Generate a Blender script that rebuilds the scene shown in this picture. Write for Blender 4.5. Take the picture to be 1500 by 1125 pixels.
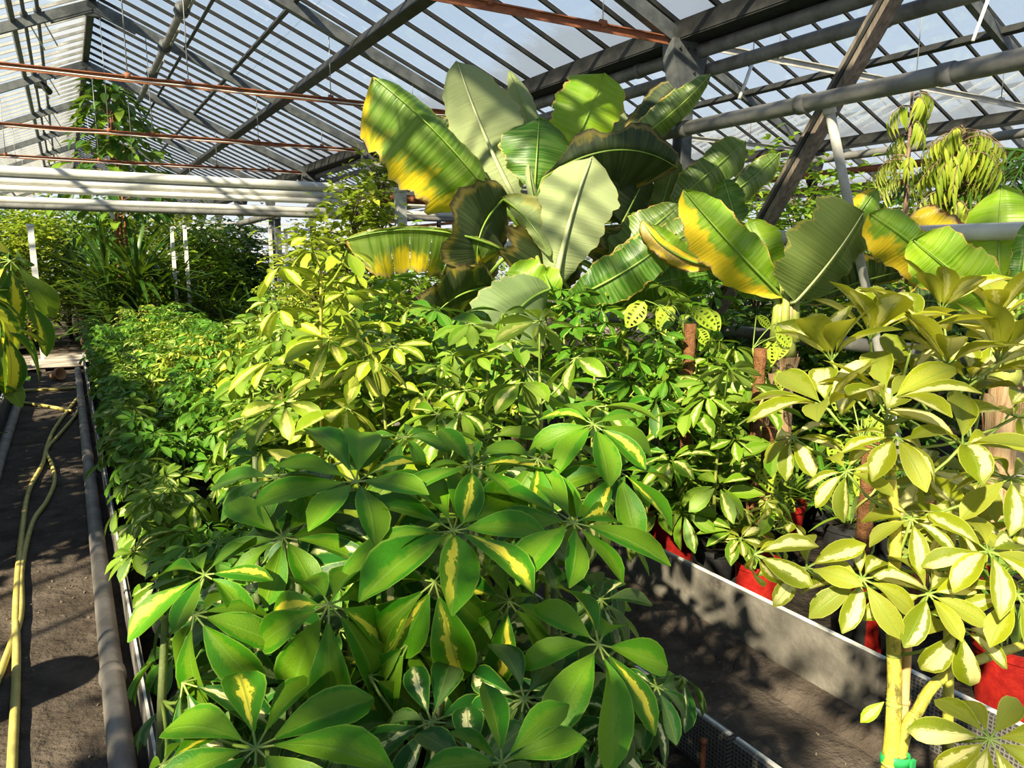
import bpy, math, random
from mathutils import Vector, Matrix, Euler
import numpy as np

# ------------------------------------------------------------------ scene, camera, light
for _o in list(bpy.data.objects):
    bpy.data.objects.remove(_o)
SC = bpy.context.scene
COL = SC.collection
rng = random.Random(11)

FPX = 1100.0
PITCH = math.atan(184.5 / FPX)
YAW = math.radians(30.4)
EYE = Vector((0, 0, 1.6))
cam_data = bpy.data.cameras.new('camera')
cam_data.sensor_width = 36.0
cam_data.lens = 36.0 * FPX / 1500.0
cam_data.clip_start = 0.05
cam_data.clip_end = 300
cam = bpy.data.objects.new('camera', cam_data)
COL.objects.link(cam)
cam.location = EYE
cam.rotation_euler = (math.pi / 2 - PITCH, 0, -YAW)
SC.camera = cam

SC.view_settings.view_transform = 'Standard'
SC.view_settings.look = 'None'
SC.view_settings.gamma = 1
SC.view_settings.use_curve_mapping = False
SC.view_settings.exposure = 0.0
try:
    SC.cycles.max_bounces = 8
    SC.cycles.diffuse_bounces = 1
    SC.cycles.glossy_bounces = 3
    SC.cycles.transmission_bounces = 4
    SC.cycles.transparent_max_bounces = 32
except Exception:
    pass

world = bpy.data.worlds.new('sky')
SC.world = world
world.use_nodes = True
wn = world.node_tree
wn.nodes.clear()
w_out = wn.nodes.new('ShaderNodeOutputWorld')
w_bg = wn.nodes.new('ShaderNodeBackground')
w_tc = wn.nodes.new('ShaderNodeTexCoord')
w_sep = wn.nodes.new('ShaderNodeSeparateXYZ')
w_ramp = wn.nodes.new('ShaderNodeValToRGB')
wn.links.new(w_tc.outputs['Generated'], w_sep.inputs[0])
wn.links.new(w_sep.outputs['Z'], w_ramp.inputs['Fac'])
wn.links.new(w_ramp.outputs['Color'], w_bg.inputs['Color'])
wn.links.new(w_bg.outputs['Background'], w_out.inputs['Surface'])
_e = w_ramp.color_ramp.elements
_e[0].position = 0.0; _e[0].color = (0.92, 0.95, 1.0, 1)
_e[1].position = 1.0; _e[1].color = (0.11, 0.22, 0.48, 1)
_m = w_ramp.color_ramp.elements.new(0.22); _m.color = (0.72, 0.85, 1.0, 1)
_m = w_ramp.color_ramp.elements.new(0.5); _m.color = (0.42, 0.60, 0.88, 1)
w_bg.inputs['Strength'].default_value = 1.0

SUN_DIR = Vector((-0.68, -0.40, 0.58)).normalized()     # towards the sun
sun_data = bpy.data.lights.new('sun', 'SUN')
sun_data.energy = 15.5
sun_data.angle = math.radians(1.3)
sun_data.color = (1.0, 0.86, 0.61)
sun = bpy.data.objects.new('sun', sun_data)
COL.objects.link(sun)
sun.rotation_euler = SUN_DIR.to_track_quat('Z', 'Y').to_euler()
sun.location = SUN_DIR * 20

# ------------------------------------------------------------------ camera sums: a pixel of the 1500x1125 photograph to a place
_h = Vector((math.sin(YAW), math.cos(YAW), 0))
CR = Vector((math.cos(YAW), -math.sin(YAW), 0))
CF = _h * math.cos(PITCH) - Vector((0, 0, math.sin(PITCH)))
CU = _h * math.sin(PITCH) + Vector((0, 0, math.cos(PITCH)))
def ray(x, y): return CF + CR * ((x - 750) / FPX) + CU * ((562.5 - y) / FPX)
def at(x, y, t): return EYE + ray(x, y) * t
def at_x(x, y, X): d = ray(x, y); return EYE + d * (X / d.x)
def at_y(x, y, Y): d = ray(x, y); return EYE + d * (Y / d.y)
def at_z(x, y, Z): d = ray(x, y); return EYE + d * ((Z - 1.6) / d.z)

# ------------------------------------------------------------------ materials
def new_mat(name):
    m = bpy.data.materials.new(name); m.use_nodes = True
    nt = m.node_tree; nt.nodes.clear()
    out = nt.nodes.new('ShaderNodeOutputMaterial')
    return m, nt, out
class G:
    """short hand for node graphs"""
    def __init__(s, nt): s.nt = nt
    def n(s, kind, **kw):
        x = s.nt.nodes.new(kind)
        for k, v in kw.items(): setattr(x, k, v)
        return x
    def put(s, sock, v):
        if hasattr(v, 'links') or isinstance(v, bpy.types.NodeSocket): s.nt.links.new(v, sock)
        elif isinstance(v, (tuple, list)) and len(v) == 3 and sock.type == 'RGBA': sock.default_value = (*v, 1)
        else: sock.default_value = v
    def math(s, op, a, b=0.0, c=None, clamp=False):
        x = s.n('ShaderNodeMath', operation=op, use_clamp=clamp)
        s.put(x.inputs[0], a); s.put(x.inputs[1], b)
        if c is not None: s.put(x.inputs[2], c)
        return x.outputs[0]
    def mix(s, f, a, b, blend='MIX'):
        x = s.n('ShaderNodeMix', data_type='RGBA', blend_type=blend)
        s.put(x.inputs[0], f); s.put(x.inputs[6], a); s.put(x.inputs[7], b)
        return x.outputs[2]
    def smooth(s, v, lo, hi):
        x = s.n('ShaderNodeMapRange', interpolation_type='SMOOTHSTEP')
        s.put(x.inputs[0], v); x.inputs[1].default_value = lo; x.inputs[2].default_value = hi
        return x.outputs[0]
    def noise(s, vec, scale, detail=3, rough=0.55, dims='3D', w=None):
        x = s.n('ShaderNodeTexNoise', noise_dimensions=dims)
        if vec is not None: s.put(x.inputs['Vector'], vec)
        if w is not None: s.put(x.inputs['W'], w)
        x.inputs['Scale'].default_value = scale; x.inputs['Detail'].default_value = detail
        x.inputs['Roughness'].default_value = rough
        return x.outputs['Fac']
    def uv(s):
        t = s.n('ShaderNodeUVMap'); sp = s.n('ShaderNodeSeparateXYZ')
        s.nt.links.new(t.outputs[0], sp.inputs[0])
        return t.outputs[0], sp.outputs[0], sp.outputs[1]
    def obj(s): return s.n('ShaderNodeTexCoord').outputs['Object']
    def geo(s): return s.n('ShaderNodeNewGeometry')
    def rnd(s): return s.n('ShaderNodeObjectInfo').outputs['Random']
    def scale_vec(s, v, sc):
        x = s.n('ShaderNodeMapping'); s.put(x.inputs[0], v); x.inputs['Scale'].default_value = sc
        return x.outputs[0]
    def bump(s, h, strength=0.3, dist=0.01):
        x = s.n('ShaderNodeBump'); s.put(x.inputs['Height'], h)
        x.inputs['Strength'].default_value = strength; x.inputs['Distance'].default_value = dist
        return x.outputs[0]

def surf_mat(name, c1, c2, rough=0.6, scale=8, metal=0.0, bump=0.25, c3=None, c3_lo=0.6, detail=5, world_space=False, spec=0.5, stretch=None, dist=0.01):
    m, nt, out = new_mat(name); g = G(nt)
    vec = g.geo().outputs['Position'] if world_space else g.obj()
    if stretch: vec = g.scale_vec(vec, stretch)
    f = g.noise(vec, scale, detail, 0.62)
    col = g.mix(g.smooth(f, 0.32, 0.68), c1, c2)
    if c3:
        f3 = g.noise(vec, scale * 0.45, 6, 0.7)
        col = g.mix(g.smooth(f3, c3_lo, c3_lo + 0.1), col, c3)
    b = g.n('ShaderNodeBsdfPrincipled')
    g.put(b.inputs['Base Color'], col); b.inputs['Roughness'].default_value = rough
    b.inputs['Metallic'].default_value = metal
    b.inputs['Specular IOR Level'].default_value = spec
    if bump:
        g.put(b.inputs['Normal'], g.bump(g.noise(vec, scale * 4, 4, 0.6), bump, dist))
    nt.links.new(b.outputs[0], out.inputs[0])
    return m

def leaf_mat(name, base, base2, under, patch, amount, chance=1.0, rough=0.44, trans=0.3, tcol=None, midrib=(0.16, 0.32, 0.04), edge_patch=False, spec=0.25, rim=(0.28, 0.42, 0.05)):
    """broad leaf: ragged pale patch along the midrib (or along the margin), pale underside, light passing through"""
    m, nt, out = new_mat(name); g = G(nt)
    uvv, u, v = g.uv()
    at_ = g.n('ShaderNodeAttribute', attribute_name='rnd')
    r = g.math('FRACT', g.math('ADD', at_.outputs['Fac'], g.rnd()))
    r2 = g.math('FRACT', g.math('MULTIPLY', r, 7.31))
    r3 = g.math('FRACT', g.math('MULTIPLY', r, 17.77))
    au = g.math('MULTIPLY', g.math('ABSOLUTE', g.math('SUBTRACT', u, 0.5)), 2.0)
    # ragged noise in leaf coordinates, drawn out sideways like the veins
    sh = g.n('ShaderNodeCombineXYZ'); g.put(sh.inputs[0], g.math('MULTIPLY', r, 37.0)); g.put(sh.inputs[1], g.math('MULTIPLY', r2, 23.0))
    add = g.n('ShaderNodeVectorMath', operation='ADD')
    nt.links.new(g.scale_vec(uvv, (2.6, 3.6, 1)), add.inputs[0]); nt.links.new(sh.outputs[0], add.inputs[1])
    nz = g.noise(add.outputs[0], 1.6, 3, 0.6)
    veins = g.noise(add.outputs[0], 9.0, 2, 0.5)
    col = g.mix(r3, base, base2)
    col = g.mix(g.math('MULTIPLY', g.smooth(veins, 0.3, 0.7), 0.35), col, g.mix(0.5, col, (0.0, 0.02, 0.0)))
    wide = g.math('MULTIPLY', g.math('MULTIPLY_ADD', r2, 0.9, 0.35), amount)
    if edge_patch:
        d = g.math('SUBTRACT', au, g.math('SUBTRACT', 1.0, wide))
    else:
        side = g.math('MULTIPLY_ADD', r3, 0.5, -0.25)
        d0 = g.math('MULTIPLY', g.math('ABSOLUTE', g.math('ADD', g.math('SUBTRACT', u, 0.5), side)), 2.0)
        d = g.math('SUBTRACT', wide, d0)
    d = g.math('ADD', d, g.math('MULTIPLY', g.math('SUBTRACT', nz, 0.5), 0.95))
    mask = g.smooth(d, 0.0, 0.07)
    if chance < 1.0: mask = g.math('MULTIPLY', mask, g.math('LESS_THAN', r2, chance))
    vv = g.math('MULTIPLY', g.smooth(v, 0.02, 0.2), g.math('SUBTRACT', 1.0, g.smooth(v, 0.75, 1.0)))
    if not edge_patch: mask = g.math('MULTIPLY', mask, vv)
    halo = g.math('MULTIPLY', g.smooth(d, -0.28, 0.0), 0.45 if chance >= 1 else 0.22)
    col = g.mix(halo, col, g.mix(0.4, col, patch))
    col = g.mix(mask, col, patch)
    col = g.mix(g.math('MULTIPLY', g.math('SUBTRACT', 1.0, g.smooth(au, 0.02, 0.07)), 0.55), col, midrib)
    col = g.mix(g.math('MULTIPLY', g.smooth(au, 0.9, 0.985), 0.55), col, rim)
    back = g.geo().outputs['Backfacing']
    ucol = g.mix(0.72, col, under)
    colf = g.mix(back, col, ucol)
    b = g.n('ShaderNodeBsdfPrincipled')
    g.put(b.inputs['Base Color'], colf)
    g.put(b.inputs['Roughness'], g.math('MULTIPLY_ADD', back, 0.25, rough))
    b.inputs['Specular IOR Level'].default_value = spec
    g.put(b.inputs['Normal'], g.bump(g.math('ADD', veins, g.math('MULTIPLY', g.math('SUBTRACT', 1.0, g.smooth(au, 0.0, 0.12)), 0.8)), 0.25, 0.003))
    t = g.n('ShaderNodeBsdfTranslucent')
    g.put(t.inputs[0], g.mix(0.5, col, tcol or (0.35, 0.55, 0.02)))
    mx = g.n('ShaderNodeMixShader'); mx.inputs[0].default_value = trans
    nt.links.new(b.outputs[0], mx.inputs[1]); nt.links.new(t.outputs[0], mx.inputs[2])
    nt.links.new(mx.outputs[0], out.inputs[0])
    return m

def banana_mat(name, base, base2, under, yl=0.0, yr=0.0, brown=0.05, trans=0.35, rough=0.38, yellow=(0.80, 0.60, 0.02), tcol=(0.42, 0.62, 0.02)):
    """banana blade: cross ribs, yellowing margins yl / yr (share of the half width), scorched rim"""
    m, nt, out = new_mat(name); g = G(nt)
    uvv, u, v = g.uv()
    rnd = g.rnd()
    off = g.n('ShaderNodeCombineXYZ'); g.put(off.inputs[2], g.math('MULTIPLY', rnd, 31.0))
    add = g.n('ShaderNodeVectorMath', operation='ADD')
    nt.links.new(uvv, add.inputs[0]); nt.links.new(off.outputs[0], add.inputs[1])
    P = add.outputs[0]
    ribs = g.noise(g.scale_vec(P, (1.2, 55, 1)), 1.0, 2, 0.5)
    broad = g.noise(g.scale_vec(P, (1.5, 5, 1)), 1.0, 4, 0.6)
    streak = g.noise(g.scale_vec(P, (1.5, 14, 1)), 1.0, 4, 0.65)
    col = g.mix(g.smooth(broad, 0.3, 0.7), base, base2)
    col = g.mix(g.math('MULTIPLY', g.smooth(ribs, 0.38, 0.62), 0.45), col, g.mix(0.40, col, (0.60, 0.72, 0.22)))
    jit = g.math('MULTIPLY', g.math('SUBTRACT', streak, 0.5), 0.5)
    jit2 = g.math('MULTIPLY', g.math('SUBTRACT', broad, 0.5), 0.9)
    eL = g.math('ADD', g.math('ADD', u, jit), jit2)
    eR = g.math('ADD', g.math('ADD', g.math('SUBTRACT', 1.0, u), jit), jit2)
    if yl > 0: col = g.mix(g.math('SUBTRACT', 1.0, g.smooth(eL, yl * 0.5 - 0.08, yl * 0.5 + 0.1)), col, yellow)
    if yr > 0: col = g.mix(g.math('SUBTRACT', 1.0, g.smooth(eR, yr * 0.5 - 0.08, yr * 0.5 + 0.1)), col, yellow)
    au = g.math('MULTIPLY', g.math('ABSOLUTE', g.math('SUBTRACT', u, 0.5)), 2.0)
    tipd = g.math('MAXIMUM', au, g.smooth(v, 0.85, 1.02))
    eb = g.math('ADD', tipd, g.math('MULTIPLY', g.math('SUBTRACT', streak, 0.5), 0.42))
    col = g.mix(g.smooth(eb, 1.0 - brown * 1.6, 1.02 - brown), col, (0.62, 0.45, 0.10))
    col = g.mix(g.smooth(eb, 1.03 - brown, 1.08 - brown * 0.7), col, (0.13, 0.05, 0.018))
    back = g.geo().outputs['Backfacing']
    colf = g.mix(back, col, g.mix(0.75, col, under))
    b = g.n('ShaderNodeBsdfPrincipled')
    g.put(b.inputs['Base Color'], colf)
    g.put(b.inputs['Roughness'], g.math('MULTIPLY_ADD', back, 0.3, rough))
    g.put(b.inputs['Normal'], g.bump(ribs, 0.55, 0.007))
    t = g.n('ShaderNodeBsdfTranslucent'); g.put(t.inputs[0], g.mix(0.5, col, tcol))
    mx = g.n('ShaderNodeMixShader'); mx.inputs[0].default_value = trans
    nt.links.new(b.outputs[0], mx.inputs[1]); nt.links.new(t.outputs[0], mx.inputs[2])
    nt.links.new(mx.outputs[0], out.inputs[0])
    return m

M = {}
def glass_mat(name, haze, dirt_col, streak=0.25):
    m, nt, out = new_mat(name); g = G(nt)
    pos = g.geo().outputs['Position']
    f = g.noise(g.scale_vec(pos, (0.9, 1.6, 0.9)), 1.2, 5, 0.6)
    uvv, u, v = g.uv()
    low = g.smooth(g.math('ADD', g.math('MULTIPLY', g.math('SUBTRACT', g.noise(pos, 2.2, 4, 0.6), 0.5), 0.22), v), 0.86, 0.93)   # dirt film above the gutter
    tr = g.n('ShaderNodeBsdfTransparent'); tr.inputs[0].default_value = (0.97, 0.99, 1.0, 1)
    di = g.n('ShaderNodeBsdfDiffuse'); di.inputs[0].default_value = (*dirt_col, 1)
    tl = g.n('ShaderNodeBsdfTranslucent'); tl.inputs[0].default_value = (*dirt_col, 1)
    dm = g.n('ShaderNodeMixShader'); dm.inputs[0].default_value = 0.5
    nt.links.new(di.outputs[0], dm.inputs[1]); nt.links.new(tl.outputs[0], dm.inputs[2])
    gl = g.n('ShaderNodeBsdfGlossy'); gl.inputs['Roughness'].default_value = 0.05
    fr = g.n('ShaderNodeFresnel'); fr.inputs[0].default_value = 1.35
    fac = g.math('ADD', haze, g.math('ADD', g.math('MULTIPLY', g.smooth(f, 0.4, 0.8), streak), g.math('MULTIPLY', low, 0.42)))
    m1 = g.n('ShaderNodeMixShader'); g.put(m1.inputs[0], fac)
    nt.links.new(tr.outputs[0], m1.inputs[1]); nt.links.new(dm.outputs[0], m1.inputs[2])
    m2 = g.n('ShaderNodeMixShader'); g.put(m2.inputs[0], g.math('MULTIPLY', fr.outputs[0], 0.22))
    nt.links.new(m1.outputs[0], m2.inputs[1]); nt.links.new(gl.outputs[0], m2.inputs[2])
    nt.links.new(m2.outputs[0], out.inputs[0])
    return m
M['glass'] = glass_mat('roof_glass', 0.012, (0.62, 0.65, 0.70), 0.05)
M['glass_old'] = glass_mat('dusty_glass', 0.10, (0.74, 0.77, 0.82), 0.12)
M['steel'] = surf_mat('galvanised_steel', (0.065, 0.075, 0.08), (0.14, 0.148, 0.148), 0.6, 9, 0.25, 0.2, (0.10, 0.075, 0.055), 0.66)
M['dark_steel'] = surf_mat('dark_steel', (0.020, 0.021, 0.020), (0.045, 0.045, 0.042), 0.6, 8, 0.3, 0.2)
M['bar'] = surf_mat('glazing_bar_steel', (0.016, 0.016, 0.014), (0.040, 0.037, 0.031), 0.6, 6, 0.2, 0.0)
M['bar_white'] = surf_mat('old_white_bar', (0.34, 0.33, 0.30), (0.52, 0.51, 0.47), 0.6, 6, 0.0, 0.0)
M['rust'] = surf_mat('rusty_steel', (0.23, 0.07, 0.03), (0.36, 0.13, 0.055), 0.75, 14, 0.1, 0.3, (0.12, 0.04, 0.025), 0.58)
M['white_pipe'] = surf_mat('white_painted_pipe', (0.62, 0.60, 0.54), (0.76, 0.74, 0.68), 0.5, 7, 0.0, 0.12, (0.34, 0.16, 0.08), 0.71)
M['ground_pipe'] = surf_mat('muddy_grey_pipe', (0.17, 0.15, 0.13), (0.30, 0.27, 0.24), 0.65, 6, 0.0, 0.3, (0.11, 0.085, 0.065), 0.62)
M['grey_pipe'] = surf_mat('grey_painted_pipe', (0.13, 0.128, 0.12), (0.23, 0.225, 0.21), 0.5, 6, 0.1, 0.2, (0.14, 0.10, 0.08), 0.68)
M['dark_pipe'] = surf_mat('weathered_pipe', (0.13, 0.125, 0.12), (0.24, 0.235, 0.225), 0.6, 8, 0.1, 0.35, (0.10, 0.05, 0.03), 0.60)
M['white_paint'] = surf_mat('white_flaking_paint', (0.55, 0.55, 0.52), (0.78, 0.78, 0.75), 0.6, 12, 0, 0.2, (0.30, 0.27, 0.22), 0.63)
M['soil'] = surf_mat('trodden_earth', (0.052, 0.040, 0.031), (0.105, 0.084, 0.067), 0.95, 5, 0, 0.9, (0.15, 0.125, 0.10), 0.66, 8, True, 0.15, dist=0.03)
M['bed_soil'] = surf_mat('black_bed_soil', (0.012, 0.010, 0.008), (0.04, 0.032, 0.025), 0.95, 9, 0, 0.9, None, 0.6, 6, True, 0.1, dist=0.03)
M['path'] = surf_mat('pale_cross_path', (0.20, 0.165, 0.13), (0.33, 0.28, 0.23), 0.95, 4, 0, 0.7, None, 0.6, 8, True, 0.15, dist=0.02)
M['concrete'] = surf_mat('weathered_concrete', (0.10, 0.09, 0.075), (0.18, 0.165, 0.14), 0.9, 7, 0, 0.5, (0.07, 0.06, 0.05), 0.60, 8, True, 0.2)
M['concrete_rim'] = surf_mat('pale_concrete_rim', (0.55, 0.54, 0.50), (0.74, 0.73, 0.69), 0.85, 9, 0, 0.3, (0.28, 0.26, 0.22), 0.68, 6, True)
M['wood'] = surf_mat('old_timber', (0.11, 0.09, 0.072), (0.23, 0.19, 0.155), 0.85, 5, 0, 0.4, (0.12, 0.085, 0.06), 0.6, 6, False, 0.2, (8, 8, 0.8))
M['plank'] = surf_mat('pale_plank', (0.45, 0.38, 0.31), (0.66, 0.59, 0.50), 0.85, 5, 0, 0.4, (0.25, 0.19, 0.14), 0.62, 6, False, 0.2, (1.2, 9, 9))
M['stake'] = surf_mat('bamboo_stake', (0.46, 0.27, 0.10), (0.64, 0.41, 0.18), 0.6, 10, 0, 0.2, None, 0.6, 4, False, 0.4, (4, 4, 0.6))
M['hose'] = surf_mat('yellow_hose', (0.42, 0.35, 0.09), (0.60, 0.50, 0.15), 0.45, 10, 0, 0.1, (0.22, 0.17, 0.07), 0.62)
M['pot_red'] = surf_mat('red_plastic', (0.25, 0.010, 0.008), (0.38, 0.020, 0.013), 0.38, 30, 0, 0.25, (0.28, 0.03, 0.02), 0.63)
M['pot_black'] = surf_mat('black_plastic', (0.008, 0.008, 0.009), (0.02, 0.02, 0.02), 0.65, 12, 0, 0.1)
M['stem'] = surf_mat('green_stem', (0.22, 0.27, 0.05), (0.36, 0.38, 0.08), 0.5, 20, 0, 0.2, None, 0.6, 4, False, 0.4, (1, 1, 0.4))
M['stem_dark'] = surf_mat('dark_green_stem', (0.07, 0.10, 0.03), (0.15, 0.18, 0.06), 0.6, 20, 0, 0.2)
M['stem_yellow'] = surf_mat('yellow_woody_stem', (0.42, 0.36, 0.04), (0.58, 0.50, 0.07), 0.5, 9, 0, 0.5, (0.10, 0.09, 0.02), 0.53, 6, False, 0.4, (2, 2, 1.2))
M['bark'] = surf_mat('brown_bark', (0.10, 0.06, 0.04), (0.22, 0.15, 0.10), 0.9, 16, 0, 0.6, None, 0.6, 6, False, 0.2, (2, 2, 0.6))
M['sheath'] = surf_mat('dry_banana_sheath', (0.26, 0.16, 0.08), (0.46, 0.33, 0.19), 0.8, 7, 0, 0.6, (0.20, 0.085, 0.04), 0.56, 6, False, 0.2, (6, 6, 0.5))
M['moss_pole'] = surf_mat('coir_moss_pole', (0.20, 0.085, 0.035), (0.36, 0.17, 0.075), 0.95, 40, 0, 1.0, (0.10, 0.05, 0.025), 0.6, 8, False, 0.1, None, 0.02)
M['clip'] = surf_mat('green_plastic_tape', (0.02, 0.30, 0.07), (0.03, 0.38, 0.10), 0.45, 8, 0, 0)
M['petiole'] = surf_mat('yellow_green_petiole', (0.13, 0.21, 0.03), (0.24, 0.32, 0.06), 0.45, 15, 0, 0)
M['ban_rib'] = surf_mat('banana_midrib', (0.15, 0.28, 0.03), (0.26, 0.38, 0.06), 0.45, 8, 0, 0)
M['ban_rib_pale'] = surf_mat('pale_banana_midrib', (0.40, 0.46, 0.22), (0.52, 0.55, 0.30), 0.5, 8, 0, 0)
M['debris'] = surf_mat('dry_leaf_litter', (0.10, 0.075, 0.055), (0.24, 0.19, 0.14), 0.9, 20, 0, 0)
M['foam'] = surf_mat('orange_clay', (0.55, 0.24, 0.10), (0.75, 0.42, 0.22), 0.8, 9, 0, 0.2)
M['wire'] = surf_mat('thin_wire', (0.25, 0.25, 0.25), (0.35, 0.35, 0.35), 0.5, 5, 0.4, 0)
M['cable'] = surf_mat('white_cable', (0.60, 0.58, 0.53), (0.75, 0.73, 0.68), 0.5, 5, 0, 0)

def mesh_screen_mat():
    m, nt, out = new_mat('woven_wire_over_concrete'); g = G(nt)
    pos = g.geo().outputs['Position']
    sp = g.n('ShaderNodeSeparateXYZ'); nt.links.new(pos, sp.inputs[0])
    a = g.math('SINE', g.math('MULTIPLY', sp.outputs[1], 480.0)); b_ = g.math('SINE', g.math('MULTIPLY', sp.outputs[2], 480.0))
    hgt = g.math('MAXIMUM', a, b_)
    col = g.mix(g.smooth(hgt, 0.2, 0.9), (0.05, 0.048, 0.042), (0.16, 0.15, 0.135))
    b = g.n('ShaderNodeBsdfPrincipled'); g.put(b.inputs['Base Color'], col); b.inputs['Roughness'].default_value = 0.8
    g.put(b.inputs['Normal'], g.bump(hgt, 0.5, 0.003))
    nt.links.new(b.outputs[0], out.inputs[0]); return m
M['wire_concrete'] = mesh_screen_mat()

YEL = (0.86, 0.76, 0.06); CRE = (0.86, 0.80, 0.26)
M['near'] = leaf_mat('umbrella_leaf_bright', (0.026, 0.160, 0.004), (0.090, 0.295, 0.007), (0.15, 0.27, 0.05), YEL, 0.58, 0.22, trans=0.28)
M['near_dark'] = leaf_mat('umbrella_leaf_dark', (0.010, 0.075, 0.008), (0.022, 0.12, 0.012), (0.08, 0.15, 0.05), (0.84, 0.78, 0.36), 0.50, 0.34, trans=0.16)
M['mid_green'] = leaf_mat('umbrella_leaf_green', (0.035, 0.150, 0.006), (0.085, 0.24, 0.010), (0.13, 0.23, 0.04), (0.62, 0.64, 0.18), 0.28, 0.22, trans=0.22)
M['mid_olive'] = leaf_mat('umbrella_leaf_olive', (0.085, 0.195, 0.008), (0.170, 0.300, 0.014), (0.21, 0.29, 0.05), CRE, 0.46, 0.42, trans=0.22)
M['gold'] = leaf_mat('umbrella_leaf_gold', (0.18, 0.29, 0.010), (0.34, 0.41, 0.016), (0.34, 0.38, 0.05), (0.84, 0.76, 0.17), 0.54, 0.7, trans=0.26)
M['cream'] = leaf_mat('umbrella_leaf_cream', (0.16, 0.215, 0.006), (0.33, 0.37, 0.013), (0.28, 0.29, 0.02), (0.88, 0.82, 0.34), 0.72, 0.72, trans=0.38, tcol=(0.66, 0.60, 0.02), rim=(0.6, 0.6, 0.12))
M['small_leaf'] = leaf_mat('shrub_leaf', (0.10, 0.22, 0.02), (0.25, 0.38, 0.03), (0.22, 0.30, 0.08), (0.5, 0.55, 0.1), 0.0, 0.0, trans=0.35)
M['small_dark'] = leaf_mat('dark_shrub_leaf', (0.025, 0.09, 0.015), (0.075, 0.17, 0.02), (0.12, 0.18, 0.06), (0.3, 0.4, 0.1), 0.0, 0.0, trans=0.25)
M['small_gold'] = leaf_mat('yellow_shrub_leaf', (0.22, 0.32, 0.025), (0.48, 0.50, 0.05), (0.35, 0.38, 0.1), (0.7, 0.65, 0.1), 0.0, 0.0, trans=0.4)
M['strap'] = leaf_mat('strap_leaf', (0.012, 0.052, 0.008), (0.03, 0.092, 0.010), (0.05, 0.09, 0.02), (0.4, 0.5, 0.1), 0.0, 0.0, trans=0.2, rough=0.3)
M['big_dark'] = leaf_mat('umbrella_leaf_broad', (0.012, 0.085, 0.012), (0.03, 0.125, 0.015), (0.08, 0.15, 0.05), (0.90, 0.78, 0.05), 0.85, 0.85, trans=0.3)
M['holey'] = leaf_mat('holey_vine_leaf', (0.36, 0.50, 0.03), (0.52, 0.62, 0.06), (0.40, 0.48, 0.1), (0.6, 0.6, 0.1), 0.0, 0.0, trans=0.4)
M['ban_green'] = banana_mat('banana_green', (0.020, 0.105, 0.004), (0.050, 0.175, 0.008), (0.20, 0.27, 0.11), 0, 0, 0.03)
M['ban_bright'] = banana_mat('banana_bright', (0.18, 0.40, 0.008), (0.34, 0.54, 0.016), (0.26, 0.34, 0.10), 0, 0.0, 0.03, trans=0.42)
M['ban_yellow_left'] = banana_mat('banana_yellowing_left', (0.065, 0.165, 0.010), (0.13, 0.25, 0.02), (0.24, 0.30, 0.12), 0.34, 0, 0.05)
M['ban_yellow_bottom'] = banana_mat('banana_yellowing_rim', (0.07, 0.15, 0.012), (0.13, 0.22, 0.02), (0.24, 0.30, 0.12), 0.26, 0.0, 0.10)
M['ban_gold'] = banana_mat('banana_gold', (0.12, 0.30, 0.012), (0.22, 0.38, 0.02), (0.3, 0.34, 0.1), 0.60, 0.0, 0.05, yellow=(0.84, 0.60, 0.03))
M['ban_pale'] = banana_mat('banana_pale_back', (0.30, 0.37, 0.17), (0.40, 0.46, 0.25), (0.30, 0.36, 0.16), 0, 0, 0.02, trans=0.22, rough=0.6, tcol=(0.3, 0.4, 0.08))
M['ban_olive'] = banana_mat('banana_olive', (0.045, 0.105, 0.014), (0.095, 0.165, 0.025), (0.12, 0.16, 0.035), 0, 0.0, 0.04, trans=0.2)
M['ban_shade_scorched'] = banana_mat('banana_shade_scorched', (0.008, 0.030, 0.005), (0.018, 0.052, 0.008), (0.018, 0.032, 0.008), 0.05, 0.05, 0.14, trans=0.08)  # near-black blade colour holds painted shade; only the brown rim is scorch
M['ban_dead'] = banana_mat('banana_dead', (0.52, 0.34, 0.10), (0.62, 0.44, 0.18), (0.4, 0.28, 0.12), 0.3, 0.9, 0.20, trans=0.3, tcol=(0.7, 0.4, 0.05))
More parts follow.
